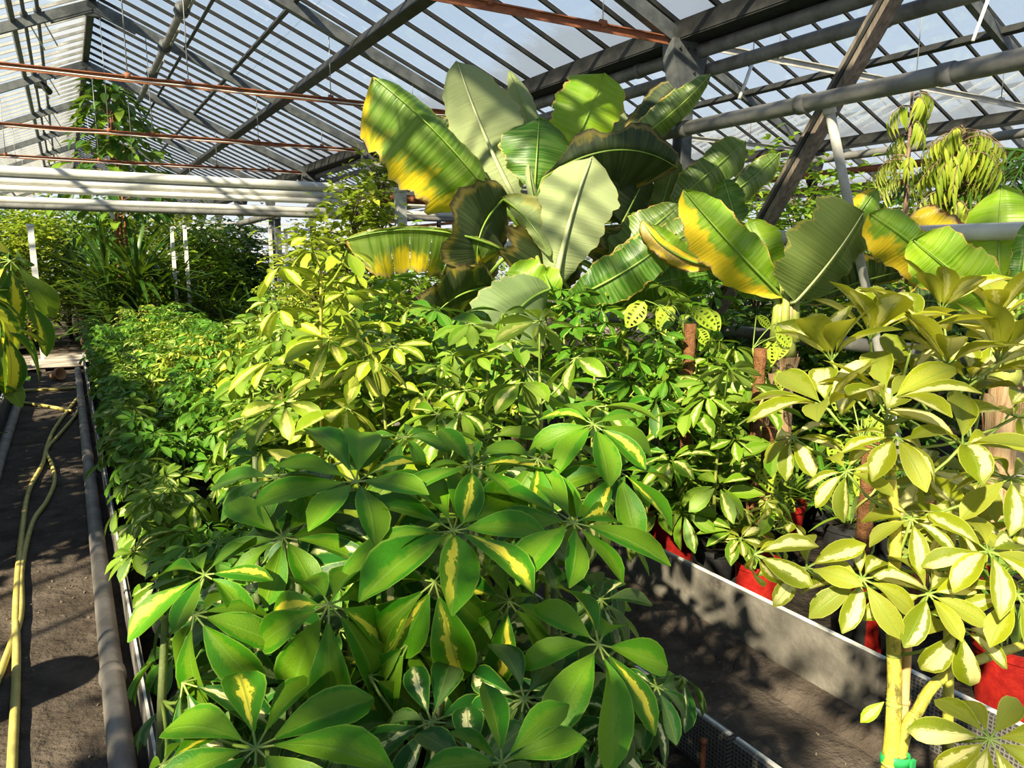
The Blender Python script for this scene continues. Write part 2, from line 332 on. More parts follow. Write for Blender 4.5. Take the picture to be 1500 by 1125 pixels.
# ------------------------------------------------------------------ mesh helpers
class MB:
    def __init__(s): s.v = []; s.f = []; s.uv = []; s.r = []; s.k = 0
    def add(s, verts, faces, uv=None, rnd=0.0):
        k = s.k
        s.v.extend([tuple(p) for p in verts]); s.k += len(verts)
        s.uv.extend(uv if uv else [(0.5, 0.5)] * len(verts)); s.r.extend([rnd] * len(verts))
        s.f.extend([tuple(i + k for i in f) for f in faces])
    def mesh(s, name, mat, smooth=True):
        me = bpy.data.meshes.new(name)
        me.from_pydata(s.v, [], s.f)
        li = np.empty(len(me.loops), dtype=np.int32); me.loops.foreach_get('vertex_index', li)
        uvl = me.uv_layers.new(name='UVMap')
        uvl.data.foreach_set('uv', np.array(s.uv, dtype=np.float32)[li].ravel())
        a = me.attributes.new('rnd', 'FLOAT', 'POINT'); a.data.foreach_set('value', np.array(s.r, dtype=np.float32))
        if smooth: me.polygons.foreach_set('use_smooth', np.ones(len(me.polygons), dtype=bool))
        me.materials.append(mat)
        me.update()
        return me
    def box(s, c, size, rot=None):
        hx, hy, hz = size[0] / 2, size[1] / 2, size[2] / 2
        vs = [Vector((x, y, z)) for x in (-hx, hx) for y in (-hy, hy) for z in (-hz, hz)]
        if rot is not None: vs = [rot @ p for p in vs]
        s.add([p + Vector(c) for p in vs], [(0, 1, 3, 2), (4, 6, 7, 5), (0, 4, 5, 1), (2, 3, 7, 6), (0, 2, 6, 4), (1, 5, 7, 3)])
    def beam(s, a, b, w, h, up=Vector((0, 0, 1))):
        """box beam from a to b, w across, h along up"""
        a = Vector(a); b = Vector(b); x = (b - a).normalized()
        y = up.cross(x)
        if y.length < 1e-4: y = Vector((0, 1, 0))
        y.normalize(); z = x.cross(y)
        rot = Matrix((x, y, z)).transposed()
        s.box((a + b) / 2, ((b - a).length, w, h), rot)
    def angle_iron(s, a, b, w, th=0.008, up=Vector((0, 0, 1))):
        a = Vector(a); b = Vector(b); x = (b - a).normalized(); y = up.cross(x).normalized(); z = x.cross(y)
        s.beam(a + y * 0, b + y * 0, w, th, up); s.beam(a - z * w / 2, b - z * w / 2, th, w, up)
    def tube(s, pts, rad, n=8, caps=True, rnd=0.0):
        pts = [Vector(p) for p in pts]
        if not isinstance(rad, (list, tuple)): rad = [rad] * len(pts)
        vs = []; uv = []; fs = []
        prev = None
        for i, p in enumerate(pts):
            d = (pts[min(i + 1, len(pts) - 1)] - pts[max(i - 1, 0)])
            d = d.normalized() if d.length > 1e-9 else Vector((0, 0, 1))
            if prev is None:
                ref = Vector((0, 0, 1)) if abs(d.z) < 0.9 else Vector((1, 0, 0))
                x = ref.cross(d).normalized()
            else:
                x = (prev - d * prev.dot(d)).normalized()
            prev = x; y = d.cross(x)
            for j in range(n):
                a = 2 * math.pi * j / n
                vs.append(p + (x * math.cos(a) + y * math.sin(a)) * rad[i]); uv.append((j / n, i / max(1, len(pts) - 1)))
        for i in range(len(pts) - 1):
            for j in range(n):
                fs.append((i * n + j, i * n + (j + 1) % n, (i + 1) * n + (j + 1) % n, (i + 1) * n + j))
        if caps:
            fs.append(tuple(range(n - 1, -1, -1))); m = (len(pts) - 1) * n; fs.append(tuple(m + j for j in range(n)))
        s.add(vs, fs, uv, rnd)
    def lathe(s, prof, n=20, c=(0, 0, 0)):
        vs = []; fs = []
        for r, z in prof:
            for j in range(n):
                a = 2 * math.pi * j / n; vs.append((c[0] + r * math.cos(a), c[1] + r * math.sin(a), c[2] + z))
        for i in range(len(prof) - 1):
            for j in range(n):
                fs.append((i * n + j, i * n + (j + 1) % n, (i + 1) * n + (j + 1) % n, (i + 1) * n + j))
        s.add(vs, fs)

def link(name, data, parent=None, loc=None, mtx=None):
    o = bpy.data.objects.new(name, data); COL.objects.link(o)
    if parent is not None: o.parent = parent
    if mtx is not None: o.matrix_basis = mtx
    elif loc is not None: o.location = loc
    return o
def tag(o, label, cat, group=None, kind=None):
    if label: o['label'] = label
    if cat: o['category'] = cat
    if group: o['group'] = group
    if kind: o['kind'] = kind
    return o
def thing(name, label, cat, loc=(0, 0, 0), group=None):
    return tag(link(name, None, None, loc), label, cat, group)
def struct(name, data, label=None, cat=None, loc=None):
    return tag(link(name, data, None, loc), label, cat, None, 'structure')
def one(name, mb, mat, label, cat, group=None, smooth=True):
    return tag(link(name, mb.mesh(name, mat, smooth)), label, cat, group)
def bez(a, b, c, n):
    out = []
    for i in range(n + 1):
        t = i / n; out.append(a * (1 - t) ** 2 + b * (2 * t * (1 - t)) + c * t * t)
    return out
def spline(pts, n=6):
    """Catmull-Rom through the points"""
    pts = [Vector(p) for p in pts]; P = [pts[0]] + pts + [pts[-1]]; out = []
    for i in range(1, len(P) - 2):
        for k in range(n):
            t = k / n; p0, p1, p2, p3 = P[i - 1], P[i], P[i + 1], P[i + 2]
            out.append(0.5 * ((2 * p1) + (p2 - p0) * t + (2 * p0 - 5 * p1 + 4 * p2 - p3) * t * t + (3 * p1 - p0 - 3 * p2 + p3) * t ** 3))
    out.append(pts[-1]); return out

# ------------------------------------------------------------------ leaves
def leaflet_geo(L, W, nx=4, ny=6, fold=0.25, droop=0.25, curl=0.0, obov=1.3, tip=0.7, gap=0.0):
    """one blade along +X from (gap,0,0); UV u across, v along"""
    vs = []; uv = []; fs = []
    for i in range(ny + 1):
        v = i / ny
        w = max(0.03, math.sin(math.pi * min(1, v ** obov)) ** tip) * W / 2 if 0 < i < ny else W * 0.03
        for j in range(nx + 1):
            u = j / nx * 2 - 1
            y = u * w
            z = fold * abs(y) - droop * L * v * v + curl * math.sin(v * 6.0) * abs(u) * W * 0.2
            vs.append((gap + L * v * (1 - 0.12 * droop), y, z)); uv.append(((u + 1) / 2, v))
    for i in range(ny):
        for j in range(nx):
            a = i * (nx + 1) + j; fs.append((a, a + nx + 1, a + nx + 2, a + 1))
    return vs, fs, uv
def basis(x, zhint):
    x = x.normalized(); y = zhint.cross(x)
    if y.length < 1e-5: y = Vector((0, 1, 0)).cross(x)
    y.normalize(); z = x.cross(y)
    m = Matrix((x, y, z)).transposed().to_4x4(); return m
def whorl_mats(n, az0, droop, R, rg, uneven=0.2):
    """local matrices of n leaflets round +Z"""
    out = []
    for k in range(n):
        a = az0 + 2 * math.pi * (k + rg.uniform(-0.2, 0.2)) / n
        e = -droop + rg.uniform(-0.22, 0.22)
        rad = Vector((math.cos(a), math.sin(a), 0))
        x = rad * math.cos(e) + Vector((0, 0, 1)) * math.sin(e)
        m = basis(x, Vector((0, 0, 1)) + rad * rg.uniform(-.1, .1))
        roll = Matrix.Rotation(rg.uniform(-0.4, 0.4), 4, 'X')
        out.append(m @ roll @ Matrix.Scale(R * rg.uniform(1 - uneven, 1 + 0.06), 4))
    return out

LEAFLETS = {}
def leaflet_mesh(style, k):
    key = (style, k)
    if key not in LEAFLETS:
        rg = random.Random(hash(key[1]) + len(style))
        mb = MB()
        W = rg.uniform(0.34, 0.42)
        mb.add(*leaflet_geo(0.86, W, 4, 7, rg.uniform(0.22, 0.50), rg.uniform(0.12, 0.55), rg.uniform(-.45, .45), rg.uniform(1.45, 1.75), rg.uniform(0.52, 0.66), 0.14))
        LEAFLETS[key] = mb.mesh('leaflet', M[style])
    return LEAFLETS[key]

WHORLS = {}
def whorl_leaf_mesh(style, k, small=False):
    """a whole compound leaf: petiole from the origin along +X, whorl of leaflets at its end; about 0.25 m across"""
    key = (style, k, small)
    if key not in WHORLS:
        rg = random.Random(k * 13 + 5)
        mb = MB()
        pl = rg.uniform(0.11, 0.16)
        end = Vector((pl, 0, 0.03))
        mb.tube(bez(Vector((0, 0, 0)), Vector((pl * 0.6, 0, -0.005)), end, 3), [0.0035, 0.003, 0.0028, 0.0025], 4, False, 0.2)
        tilt = Matrix.Rotation(rg.uniform(0.25, 0.75), 4, 'Y')
        n = rg.choice((7, 8, 8, 9))
        for m in whorl_mats(n, rg.uniform(0, 6.28), rg.uniform(0.05, 0.5), 0.125, rg, 0.25):
            g = leaflet_geo(0.86, rg.uniform(0.30, 0.38), 2, 4 if small else 5, rg.uniform(.2, .5), rg.uniform(.1, .4), 0, 1.5, 0.62, 0.14)
            mm = Matrix.Translation(end) @ tilt @ m
            mb.add([mm @ Vector(p) for p in g[0]], g[1], g[2], rg.random())
        WHORLS[key] = mb.mesh('leaf', M[style])
    return WHORLS[key]

WSPEC = {}
def whorl_spec(style, k):
    key = (style, k)
    if key not in WSPEC:
        rg = random.Random(k * 17 + 3); mb = MB(); pl = rg.uniform(0.11, 0.16); end = Vector((pl, 0, 0.03))
        mb.tube(bez(Vector((0, 0, 0)), Vector((pl * 0.6, 0, -0.005)), end, 3), [0.0035, 0.003, 0.0028, 0.0025], 4, False)
        tilt = Matrix.Rotation(rg.uniform(0.25, 0.75), 4, 'Y'); n = rg.choice((7, 8, 8, 9)); ms = []
        for m in whorl_mats(n, rg.uniform(0, 6.28), rg.uniform(0.05, 0.5), 0.125, rg, 0.25):
            mm = Matrix.Translation(end) @ tilt @ m; ms.append(mm)
            mb.tube([end, mm @ Vector((.15, 0, 0))], [.002, .0016], 4, False)
        WSPEC[key] = (mb.mesh('leaf', M['petiole']), ms)
    return WSPEC[key]
SLIM = {}
def slim_leaflet(style, k):
    if (style, k) not in SLIM:
        rg = random.Random(k * 5 + 2); mb = MB()
        mb.add(*leaflet_geo(0.86, rg.uniform(0.31, 0.39), 2, 6, rg.uniform(.2, .5), rg.uniform(.1, .4), 0, 1.5, 0.62, 0.14))
        SLIM[(style, k)] = mb.mesh('leaflet', M[style])
    return SLIM[(style, k)]

POTS = {}
def pot_mesh(r, h, mat):
    key = (r, h, mat)
    if key not in POTS:
        mb = MB()
        prof = [(0.001, 0), (r * 0.80, 0), (r * 0.965, h * 0.86), (r * 1.02, h * 0.865), (r * 1.04, h), (r * 0.99, h), (r * 0.955, h * 0.86)]
        for q in range(len(prof) - 1): mb.lathe(prof[q:q + 2], 24)
        s = MB(); s.lathe([(r * 0.955, h * 0.90), (r * 0.6, h * 0.915), (0.001, h * 0.92)], 20)
        POTS[key] = (mb.mesh('pot', M[mat]), s.mesh('potting_soil', M['bed_soil']))
    return POTS[key]
def add_pot(root, r, h, mat, loc=(0, 0, 0)):
    a, b = pot_mesh(r, h, mat)
    p = link('pot', a, root, loc); link('potting_soil', b, p)
    return p

# ------------------------------------------------------------------ umbrella plants
BED_Z = 0.12
def umbrella_plant(x, y, h, nleaf, style, scale, label, group, detail=1, lean=(0, 0), pot='pot_black', stem_mat='stem', low=0.35):
    """potted umbrella plant (schefflera): pot, stem, every compound leaf a part"""
    rg = random.Random(int(x * 977 + y * 3571))
    root = thing('umbrella_plant', label, 'plant', (x, y, BED_Z), group)
    add_pot(root, 0.105, 0.17, pot)
    top = Vector((lean[0], lean[1], h - BED_Z - 0.04)); z0 = 0.15
    pts = [Vector((0, 0, z0)), Vector((lean[0] * .3 + rg.uniform(-.02, .02), lean[1] * .3 + rg.uniform(-.02, .02), z0 + (top.z - z0) * .5)), top]
    cur = spline(pts, 4)
    mb = MB(); mb.tube(cur, [0.011 - 0.007 * i / (len(cur) - 1) for i in range(len(cur))], 6)
    link('stem', mb.mesh('stem', M[stem_mat]), root)
    az = rg.uniform(0, 6.28)
    for i in range(nleaf):
        f = i / (nleaf - 1)
        zf = low + (1 - low) * f ** 0.8
        c = cur[min(len(cur) - 1, int(zf * (len(cur) - 1) + .5))].copy()
        c.z = z0 + (top.z - z0) * zf
        az += 2.4 + rg.uniform(-.35, .35)
        el = -0.15 + 1.15 * f ** 1.6 + rg.uniform(-.15, .15)
        s = scale * (1.12 - 0.42 * f ** 3) * rg.uniform(0.85, 1.12)
        m = Matrix.Translation(c) @ Matrix.Rotation(az, 4, 'Z') @ Matrix.Rotation(-el, 4, 'Y') @ Matrix.Scale(s, 4)
        st = style if isinstance(style, str) else rg.choice(style)
        if detail == 2:
            me, ms = whorl_spec(st, rg.randrange(8)); lf = link('leaf', me, root, None, m)
            for q in ms: link('leaflet', slim_leaflet(st, rg.randrange(6)), lf, None, q)
        else:
            link('leaf', whorl_leaf_mesh(st, rg.randrange(10), detail == 0), root, None, m)
    return root

def compound_leaf(root, att, center, R, axis, n, style, rg, droop=0.25, az0=None, uneven=0.2):
    """near leaf: petiole mesh, each leaflet an object of its own"""
    org = root.location
    c = center - org; a = att - org
    ctrl = a.lerp(c, 0.55) + Vector((0, 0, -0.02)) - axis * 0.025
    pts = bez(a - c, ctrl - c, Vector((0, 0, 0)), 5)
    mb = MB(); mb.tube(pts, [0.0036, 0.0032, 0.003, 0.0028, 0.0026, 0.003], 5)
    frame = basis(Vector((1, 0, 0)) if abs(axis.x) < .8 else Vector((0, 1, 0)), axis)
    # put local Z on the axis exactly
    z = axis.normalized(); x = frame.to_3x3() @ Vector((1, 0, 0)); x = (x - z * x.dot(z)).normalized(); y = z.cross(x)
    fr = Matrix((x, y, z)).transposed().to_4x4()
    mats = [fr @ m for m in whorl_mats(n, rg.uniform(0, 6.28) if az0 is None else az0, droop, R, rg, uneven)]
    for m in mats:
        d = m.to_3x3() @ Vector((1, 0, 0)); mb.tube([Vector((0, 0, 0)), d * 0.15], [0.0022, 0.0018], 4, False)
    leaf = link('leaf', mb.mesh('leaf', M['petiole']), root, c)
    for m in mats:
        link('leaflet', leaflet_mesh(style, rg.randrange(9)), leaf, None, m)
    return leaf

# ------------------------------------------------------------------ banana blades
def banana_leaf(root, base, tip, t0, t1, wl, wr, mat, bend=(0, 0), bow=0.0, fl=0.3, fr=0.3, under=False, wave=0.03, slits=(), rib='ban_rib', w_mid=0.5, seed=0, blunt=0.55, start=0.22, roll=0.0, rib_r=0.0085, petiole=None):
    """blade seen in the photograph between two pixels at depths t0, t1; wl, wr are the visible half widths in pixels to the
    left and right of the direction base to tip; fl, fr fold the halves back (rad, minus = towards the viewer)"""
    rg = random.Random(seed * 71 + int(base[0]))
    A = at(*base, t0); B = at(*tip, t1)
    tm = (t0 + t1) / 2 - bow
    C = at((base[0] + tip[0]) / 2 + bend[0], (base[1] + tip[1]) / 2 + bend[1], tm)
    ctrl = C * 2 - (A + B) / 2
    org = root.location
    ny = 26; nx = 12
    rows = [i / ny for i in range(ny + 1)]
    for s in slits: rows += [s[0] - 0.003, s[0] + 0.003]
    rows = sorted(rows)
    mid = lambda v: A * (1 - v) ** 2 + ctrl * (2 * v * (1 - v)) + B * v * v
    tan = lambda v: ((ctrl - A) * (1 - v) + (B - ctrl) * v).normalized()
    ph = rg.uniform(0, 6); ph2 = rg.uniform(0, 6)
    vs = []; uv = []; ribp = []
    for v in rows:
        p = mid(v); T = tan(v)
        N = (EYE - p).normalized(); N = (N - T * N.dot(T)).normalized()
        S = N.cross(T).normalized()
        S, N = S * math.cos(roll) - N * math.sin(roll), N * math.cos(roll) + S * math.sin(roll)
        dpt = (p - EYE).dot(CF)
        prof = min(1.0, max(0.0, v) / start) ** 0.6 * (1 - max(0.0, (v - blunt) / (1 - blunt)) ** 2.3) ** 0.6
        prof = max(prof, 0.02)
        ribp.append(p)
        for j in range(nx + 1):
            u = j / nx * 2 - 1
            left = u < 0
            wpx = (wl if left else wr) * prof * (1 + 0.075 * math.sin(v * 15 + ph + (2 if left else 0)) * abs(u) + 0.05 * math.sin(v * 53 + ph2) * abs(u))
            f = fl if left else fr
            w = wpx / math.cos(roll) * dpt / FPX * abs(u) * min(2.2, 1 / max(0.2, math.cos(f)))
            curl = f * (0.75 + 0.5 * abs(u))
            q = p + S * (math.cos(curl) * w * (1 if left else -1)) - N * (math.sin(curl) * w)
            q += N * wave * math.sin(v * 17 + ph + u * 1.5) * abs(u) ** 2
            q -= N * 0.012 * (1 - min(1.0, abs(u) * 6))
            vs.append(q - org); uv.append(((u + 1) / 2, v))
    fs = []
    for i in range(len(rows) - 1):
        vm = (rows[i] + rows[i + 1]) / 2
        for j in range(nx):
            u = (j + .5) / nx * 2 - 1
            if any(abs(vm - s[0]) < 0.0025 and (s[1] == 0 or (s[1] < 0) == (u < 0)) and abs(u) > s[2] for s in slits): continue
            a = i * (nx + 1) + j
            fc = (a, a + 1, a + nx + 2, a + nx + 1)
            fs.append(fc[::-1] if under else fc)
    mb = MB(); mb.add(vs, fs, uv, rg.random())
    leaf = link('leaf', mb.mesh('leaf', M[mat]), root)
    # front side check: the upper face looks at the viewer unless under
    pl = leaf.data.polygons[len(fs) // 2]
    if roll == 0.0 and ((EYE - (pl.center + org)).dot(pl.normal) > 0) == under: leaf.data.flip_normals()
    rb = MB(); k = len(ribp)
    off = 0.004 if not under else 0.012
    pts = [q - org + (EYE - q).normalized() * off for q in ribp]
    rad = [max(0.0025, rib_r * (1 - 0.85 * i / (k - 1))) for i in range(k)]
    if petiole is not None:
        pp = [Vector(petiole) - org, (Vector(petiole) - org).lerp(pts[0], .5) + Vector((0, 0, .01))]
        pts = pp + pts; rad = [rib_r * 2.2, rib_r * 1.6] + rad
    rb.tube(pts, rad, 6)
    link('midrib', rb.mesh('midrib', M[rib]), leaf)
    return leaf

# ------------------------------------------------------------------ shrubs with many small leaves
def scatter_leaves(mb, centers, n, L, W, rg, droop=0.3, spread=0.25, hang=0.0, ny=3):
    for i in range(n):
        c = rg.choice(centers)
        p = Vector(c) + Vector((rg.gauss(0, 1), rg.gauss(0, 1), rg.gauss(0, 0.9))) * spread
        a = rg.uniform(0, 6.283)
        x = Vector((math.cos(a), math.sin(a), rg.uniform(-.4, .7) - hang * rg.uniform(.6, 1.3)))
        m = Matrix.Translation(p) @ basis(x, Vector((rg.uniform(-.4, .4), rg.uniform(-.4, .4), 1)))
        s = rg.uniform(.7, 1.2)
        g = leaflet_geo(L * s, W * s, 2, ny, 0.35, droop, 0, 1.0, 0.85)
        mb.add([m @ Vector(q) for q in g[0]], g[1], g[2], rg.random())
# ------------------------------------------------------------------ the greenhouse: floor, beds, roof, frame
XV, ZG = 3.69, 3.12            # first valley gutter
XR, ZR = 0.49, 4.48            # first ridge
XL = -2.71                     # valley on the other side of the first ridge
XR2, ZR2 = 6.27, 4.21          # second ridge
XV2 = 8.84                     # second valley
XR3, ZR3, XV3 = 12.0, 4.48, 15.2
YA, YB = -2.0, 34.0

def slab(x0, x1, y0, y1, z0, z1):
    mb = MB(); mb.box(((x0 + x1) / 2, (y0 + y1) / 2, (z0 + z1) / 2), (x1 - x0, y1 - y0, z1 - z0)); return mb
def ground(x0, x1, y0, y1, z, nx, ny, amp, seed):
    rg = random.Random(seed); mb = MB(); vs = []; fs = []
    for i in range(ny + 1):
        for j in range(nx + 1):
            vs.append((x0 + (x1 - x0) * j / nx, y0 + (y1 - y0) * i / ny, z + rg.uniform(-amp, amp)))
    for i in range(ny):
        for j in range(nx):
            a = i * (nx + 1) + j; fs.append((a, a + 1, a + nx + 2, a + nx + 1))
    mb.add(vs, fs); return mb
struct('floor', ground(XL, XV3, -3, YB, 0, 90, 180, 0.006, 3).mesh('floor', M['soil']), 'dark trodden earth floor of the aisles with sun flecks', 'floor')
struct('path_crossing', ground(XL, XV3, 12.6, 14.6, 0.02, 60, 12, 0.01, 4).mesh('path_crossing', M['path']), 'pale sandy cross path at the far end of the aisle', 'path')
BEDS = [('planting bed soil left of the hose aisle', XL + .05, -0.70), ('planting bed soil under the long bed of umbrella plants', 0.12, 1.50), ('planting bed soil under the banana plants and red pots', 2.30, 5.0), ('planting bed soil beyond the bananas under the second roof', 5.7, 8.5)]
for lab, x0, x1 in BEDS:
    for y0, y1, w in ((-1.5, 12.4, 'nearer than the cross path'), (14.8, 32, 'past the cross path')):
        tag(link('bed_soil', ground(x0, x1, y0, y1, BED_Z, 14, 60, 0.018, 5).mesh('bed_soil', M['bed_soil'])), lab + ', ' + w, 'soil', None, 'structure')

def border(label, x, z, y0, y1, ln, mats, th=0.035, y_joint=None, rim=0.007):
    r = thing('bed_border', label, 'border', (x, 0, 0))
    y = (y_joint if y_joint is not None else y0)
    while y > y0: y -= ln
    k = 0; rg = random.Random(int(x * 100))
    while y < y1:
        mid = y + ln / 2
        mat = mats(mid)
        mb = MB(); mb.box((rg.uniform(-.004, .004), mid, z / 2), (th, ln - 0.022, z))
        p = link('panel', mb.mesh('panel', M[mat], False), r)
        mb = MB(); mb.box((rg.uniform(-.004, .004), mid, z + rim / 2), (th * .32, ln - 0.022, rim))
        link('coping', mb.mesh('coping', M['concrete_rim'], False), p)
        y += ln
    return r
border('pale concrete edging between hose aisle and long bed of umbrella plants', 0.105, 0.22, 0.6, 12.4, 1.5, lambda y: 'concrete', 0.025)
border('wire covered edging with white rim between long bed and second aisle', 1.53, 0.25, -0.6, 12.4, 1.37, lambda y: 'wire_concrete', 0.03, 1.36)
border('concrete wall of the red pot bed, dappled with sun, along second aisle', 2.265, 0.27, -0.5, 12.4, 1.42, lambda y: 'concrete' if y > 1.37 else 'wire_concrete', 0.04, 1.37)
border('low concrete edging on the far left side of the hose aisle', -0.68, 0.20, 0.6, 12.4, 1.5, lambda y: 'concrete', 0.04)
border('concrete edging on the far side of the banana bed', 5.02, 0.26, -0.5, 12.4, 1.5, lambda y: 'concrete', 0.04)
border('concrete edging of the bed under the second roof', 5.68, 0.26, -0.5, 12.4, 1.5, lambda y: 'concrete', 0.04)

rg = random.Random(8)
mb = MB(); vs = []; fs = []; ns = 80
for i in range(ns + 1):
    y = -0.4 + 10 * i / ns
    for j, (dx, dz) in enumerate(((-.14, -.01), (-.10, .03), (-.05, .055), (0.0, .06))):
        vs.append((2.25 + dx + rg.uniform(-.012, .012) * (j < 3), y, dz + rg.uniform(-.008, .008)))
for i in range(ns):
    for j in range(3):
        a = i * 4 + j; fs.append((a, a + 4, a + 5, a + 1))
mb.add(vs, fs)
struct('floor_ridge', mb.mesh('floor_ridge', M['soil']), 'ridge of loose earth along the foot of the concrete wall', 'soil')

# crumbs of earth and dry leaves on the aisles
mb = MB(); rg = random.Random(21)
for i in range(700):
    x = rg.choice((rg.uniform(-.62, .0), rg.uniform(1.56, 2.22))); y = rg.uniform(1.0, 9.0); s = rg.uniform(.002, .008)
    rot = Euler((rg.uniform(0, 3), rg.uniform(0, 3), rg.uniform(0, 3))).to_matrix()
    mb.box((x, y, s * .6), (s * rg.uniform(1, 2), s, s * rg.uniform(.3, 1)), rot)
tag(link('leaf_litter', mb.mesh('leaf_litter', M['debris'], False)), 'crumbs and dry leaf bits scattered over both aisles', 'litter', None, 'stuff')

# roof slopes -------------------------------------------------------
def slope(name_label, x0, z0, x1, z1, y0, y1, rows, bar='bar', glass='glass', pitch=0.375, purlins=(), rafters=True, bw=0.022):
    r = tag(link('ceiling', None, None, (0, 0, 0)), name_label, 'glass roof', None, 'structure')
    a = Vector((x0, 0, z0)); b = Vector((x1, 0, z1)); d = (b - a).normalized(); n = d.cross(Vector((0, 1, 0)))
    if n.z < 0: n = -n
    mb = MB(); mb.beam(a - n * 0.016, b - n * 0.016, bw, 0.032, n); bm_ = mb.mesh('glazing_bar', M[bar], False)
    mb = MB(); mb.beam(a - n * 0.11, b - n * 0.11, 0.06, 0.10, n); rm = mb.mesh('rafter', M['steel'], False)
    pms = []
    for k in range(rows):
        f0, f1 = k / rows, (k + 1) / rows + (0.004 if k < rows - 1 else 0)
        p0 = a.lerp(b, f0); p1 = a.lerp(b, f1); m = MB(); h = pitch / 2 - 0.004
        off = n * (0.004 + 0.005 * (rows - k) / rows); t = n * 0.004
        vs = []
        for lay in (off, off + t):
            vs += [p0 + lay + Vector((0, -h, 0)), p0 + lay + Vector((0, h, 0)), p1 + lay + Vector((0, h, 0)), p1 + lay + Vector((0, -h, 0))]
        m.add(vs, [(0, 1, 2, 3), (7, 6, 5, 4), (0, 4, 5, 1), (1, 5, 6, 2), (2, 6, 7, 3), (3, 7, 4, 0)], [(0, f0), (1, f0), (1, f1), (0, f1)] * 2)
        pms.append(m.mesh('glass_pane', M[glass], False))
    y = y0
    while y < y1 - 1e-4:
        isr = rafters and abs(((y - 1) / 3) - round((y - 1) / 3)) < 1e-3
        if isr: link('rafter', rm, r, (0, y, 0))
        link('glazing_bar', bm_, r, (0, y, 0))
        for pm in pms: link('glass_pane', pm, r, (0, y + pitch / 2, 0))
        y += pitch
    for (xp, w, h, drop, mat) in purlins:
        zc = z0 + (z1 - z0) * (xp - x0) / (x1 - x0)
        c = Vector((xp, 0, zc)) - n * drop
        mb = MB(); mb.beam(c + Vector((0, y0, 0)), c + Vector((0, y1, 0)), w, h, n)
        link('purlin', mb.mesh('purlin', M[mat], False), r)
    if rows > 2:
        for k in range(1, rows):
            c = a.lerp(b, k / rows) - n * 0.004
            mb = MB(); mb.beam(c + Vector((0, y0, 0)), c + Vector((0, y1, 0)), 0.016, 0.012, n); link('lap_bar', mb.mesh('lap_bar', M[bar], False), r)
    return r
s1 = slope('glass roof slope falling from first ridge to the valley above the banana', XR, ZR, XV, ZG, YA, YB, 2, purlins=((1.44, .03, .04, .06, 'dark_steel'), (1.94, .035, .05, .06, 'dark_steel'), (2.49, .09, .10, .17, 'dark_steel')))
s0 = slope('glass roof slope on the left of the first ridge', XL, ZG, XR, ZR, YA, YB, 2, bar='bar_white', purlins=((-0.30, .05, .05, .06, 'steel'), (-1.3, .05, .05, .06, 'steel')))
s2 = slope('glass roof slope rising from the banana valley to the second ridge', XV, ZG, XR2, ZR2, YA, 28.0, 2)
s3 = slope('glass roof slope falling from the second ridge, upper right', XR2, ZR2, XV2, ZG, YA, 28.0, 3, purlins=((7.5, .05, .07, .08, 'dark_steel'),))
s4 = slope('white barred glass roof slope rising to the third ridge', XV2, ZG, XR3, ZR3, YA, 28.0, 1, bar='bar_white', glass='glass_old', purlins=((10.4, .04, .05, .06, 'steel'),))
s5 = slope('white barred glass roof slope beyond the third ridge', XR3, ZR3, XV3, ZG, YA, 28.0, 1, bar='bar_white', glass='glass_old')
def ridge(r, x, z, mat='dark_steel', y1=YB):
    mb = MB(); mb.beam((x, YA, z - 0.03), (x, y1, z - 0.03), 0.07, 0.11); mb.beam((x, YA, z + 0.03), (x, y1, z + 0.03), 0.12, 0.025)
    link('ridge_beam', mb.mesh('ridge_beam', M[mat], False), r)
ridge(s1, XR, ZR); ridge(s2, XR2, ZR2, 'dark_steel', 28.0); ridge(s4, XR3, ZR3, 'steel', 28.0)
def gutter(r, x, z, y1=YB):
    mb = MB()
    mb.beam((x, YA, z - 0.10), (x, y1, z - 0.10), 0.20, 0.02); mb.beam((x - 0.10, YA, z - 0.045), (x - 0.10, y1, z - 0.045), 0.012, 0.11); mb.beam((x + 0.10, YA, z - 0.045), (x + 0.10, y1, z - 0.045), 0.012, 0.11)
    link('gutter', mb.mesh('gutter', M['dark_steel'], False), r)
gutter(s1, XV, ZG); gutter(s3, XV2, ZG, 28.0); gutter(s5, XV3, ZG, 28.0); gutter(s0, XL, ZG)
# ridge gussets of the left span: little bright tie plates under the apex
for i, y in enumerate((10, 13, 16, 19, 22)):
    mb = MB()
    for sx in (-1, 1):
        mb.beam((XR, y, ZR - 0.17), (XR + sx * 0.42, y, ZR - 0.17 - 0.18), 0.05, 0.05)
    mb.box((XR, y, ZR - 0.18), (0.16, 0.03, 0.12))
    link('gusset', mb.mesh('gusset', M['steel'], False), s1)

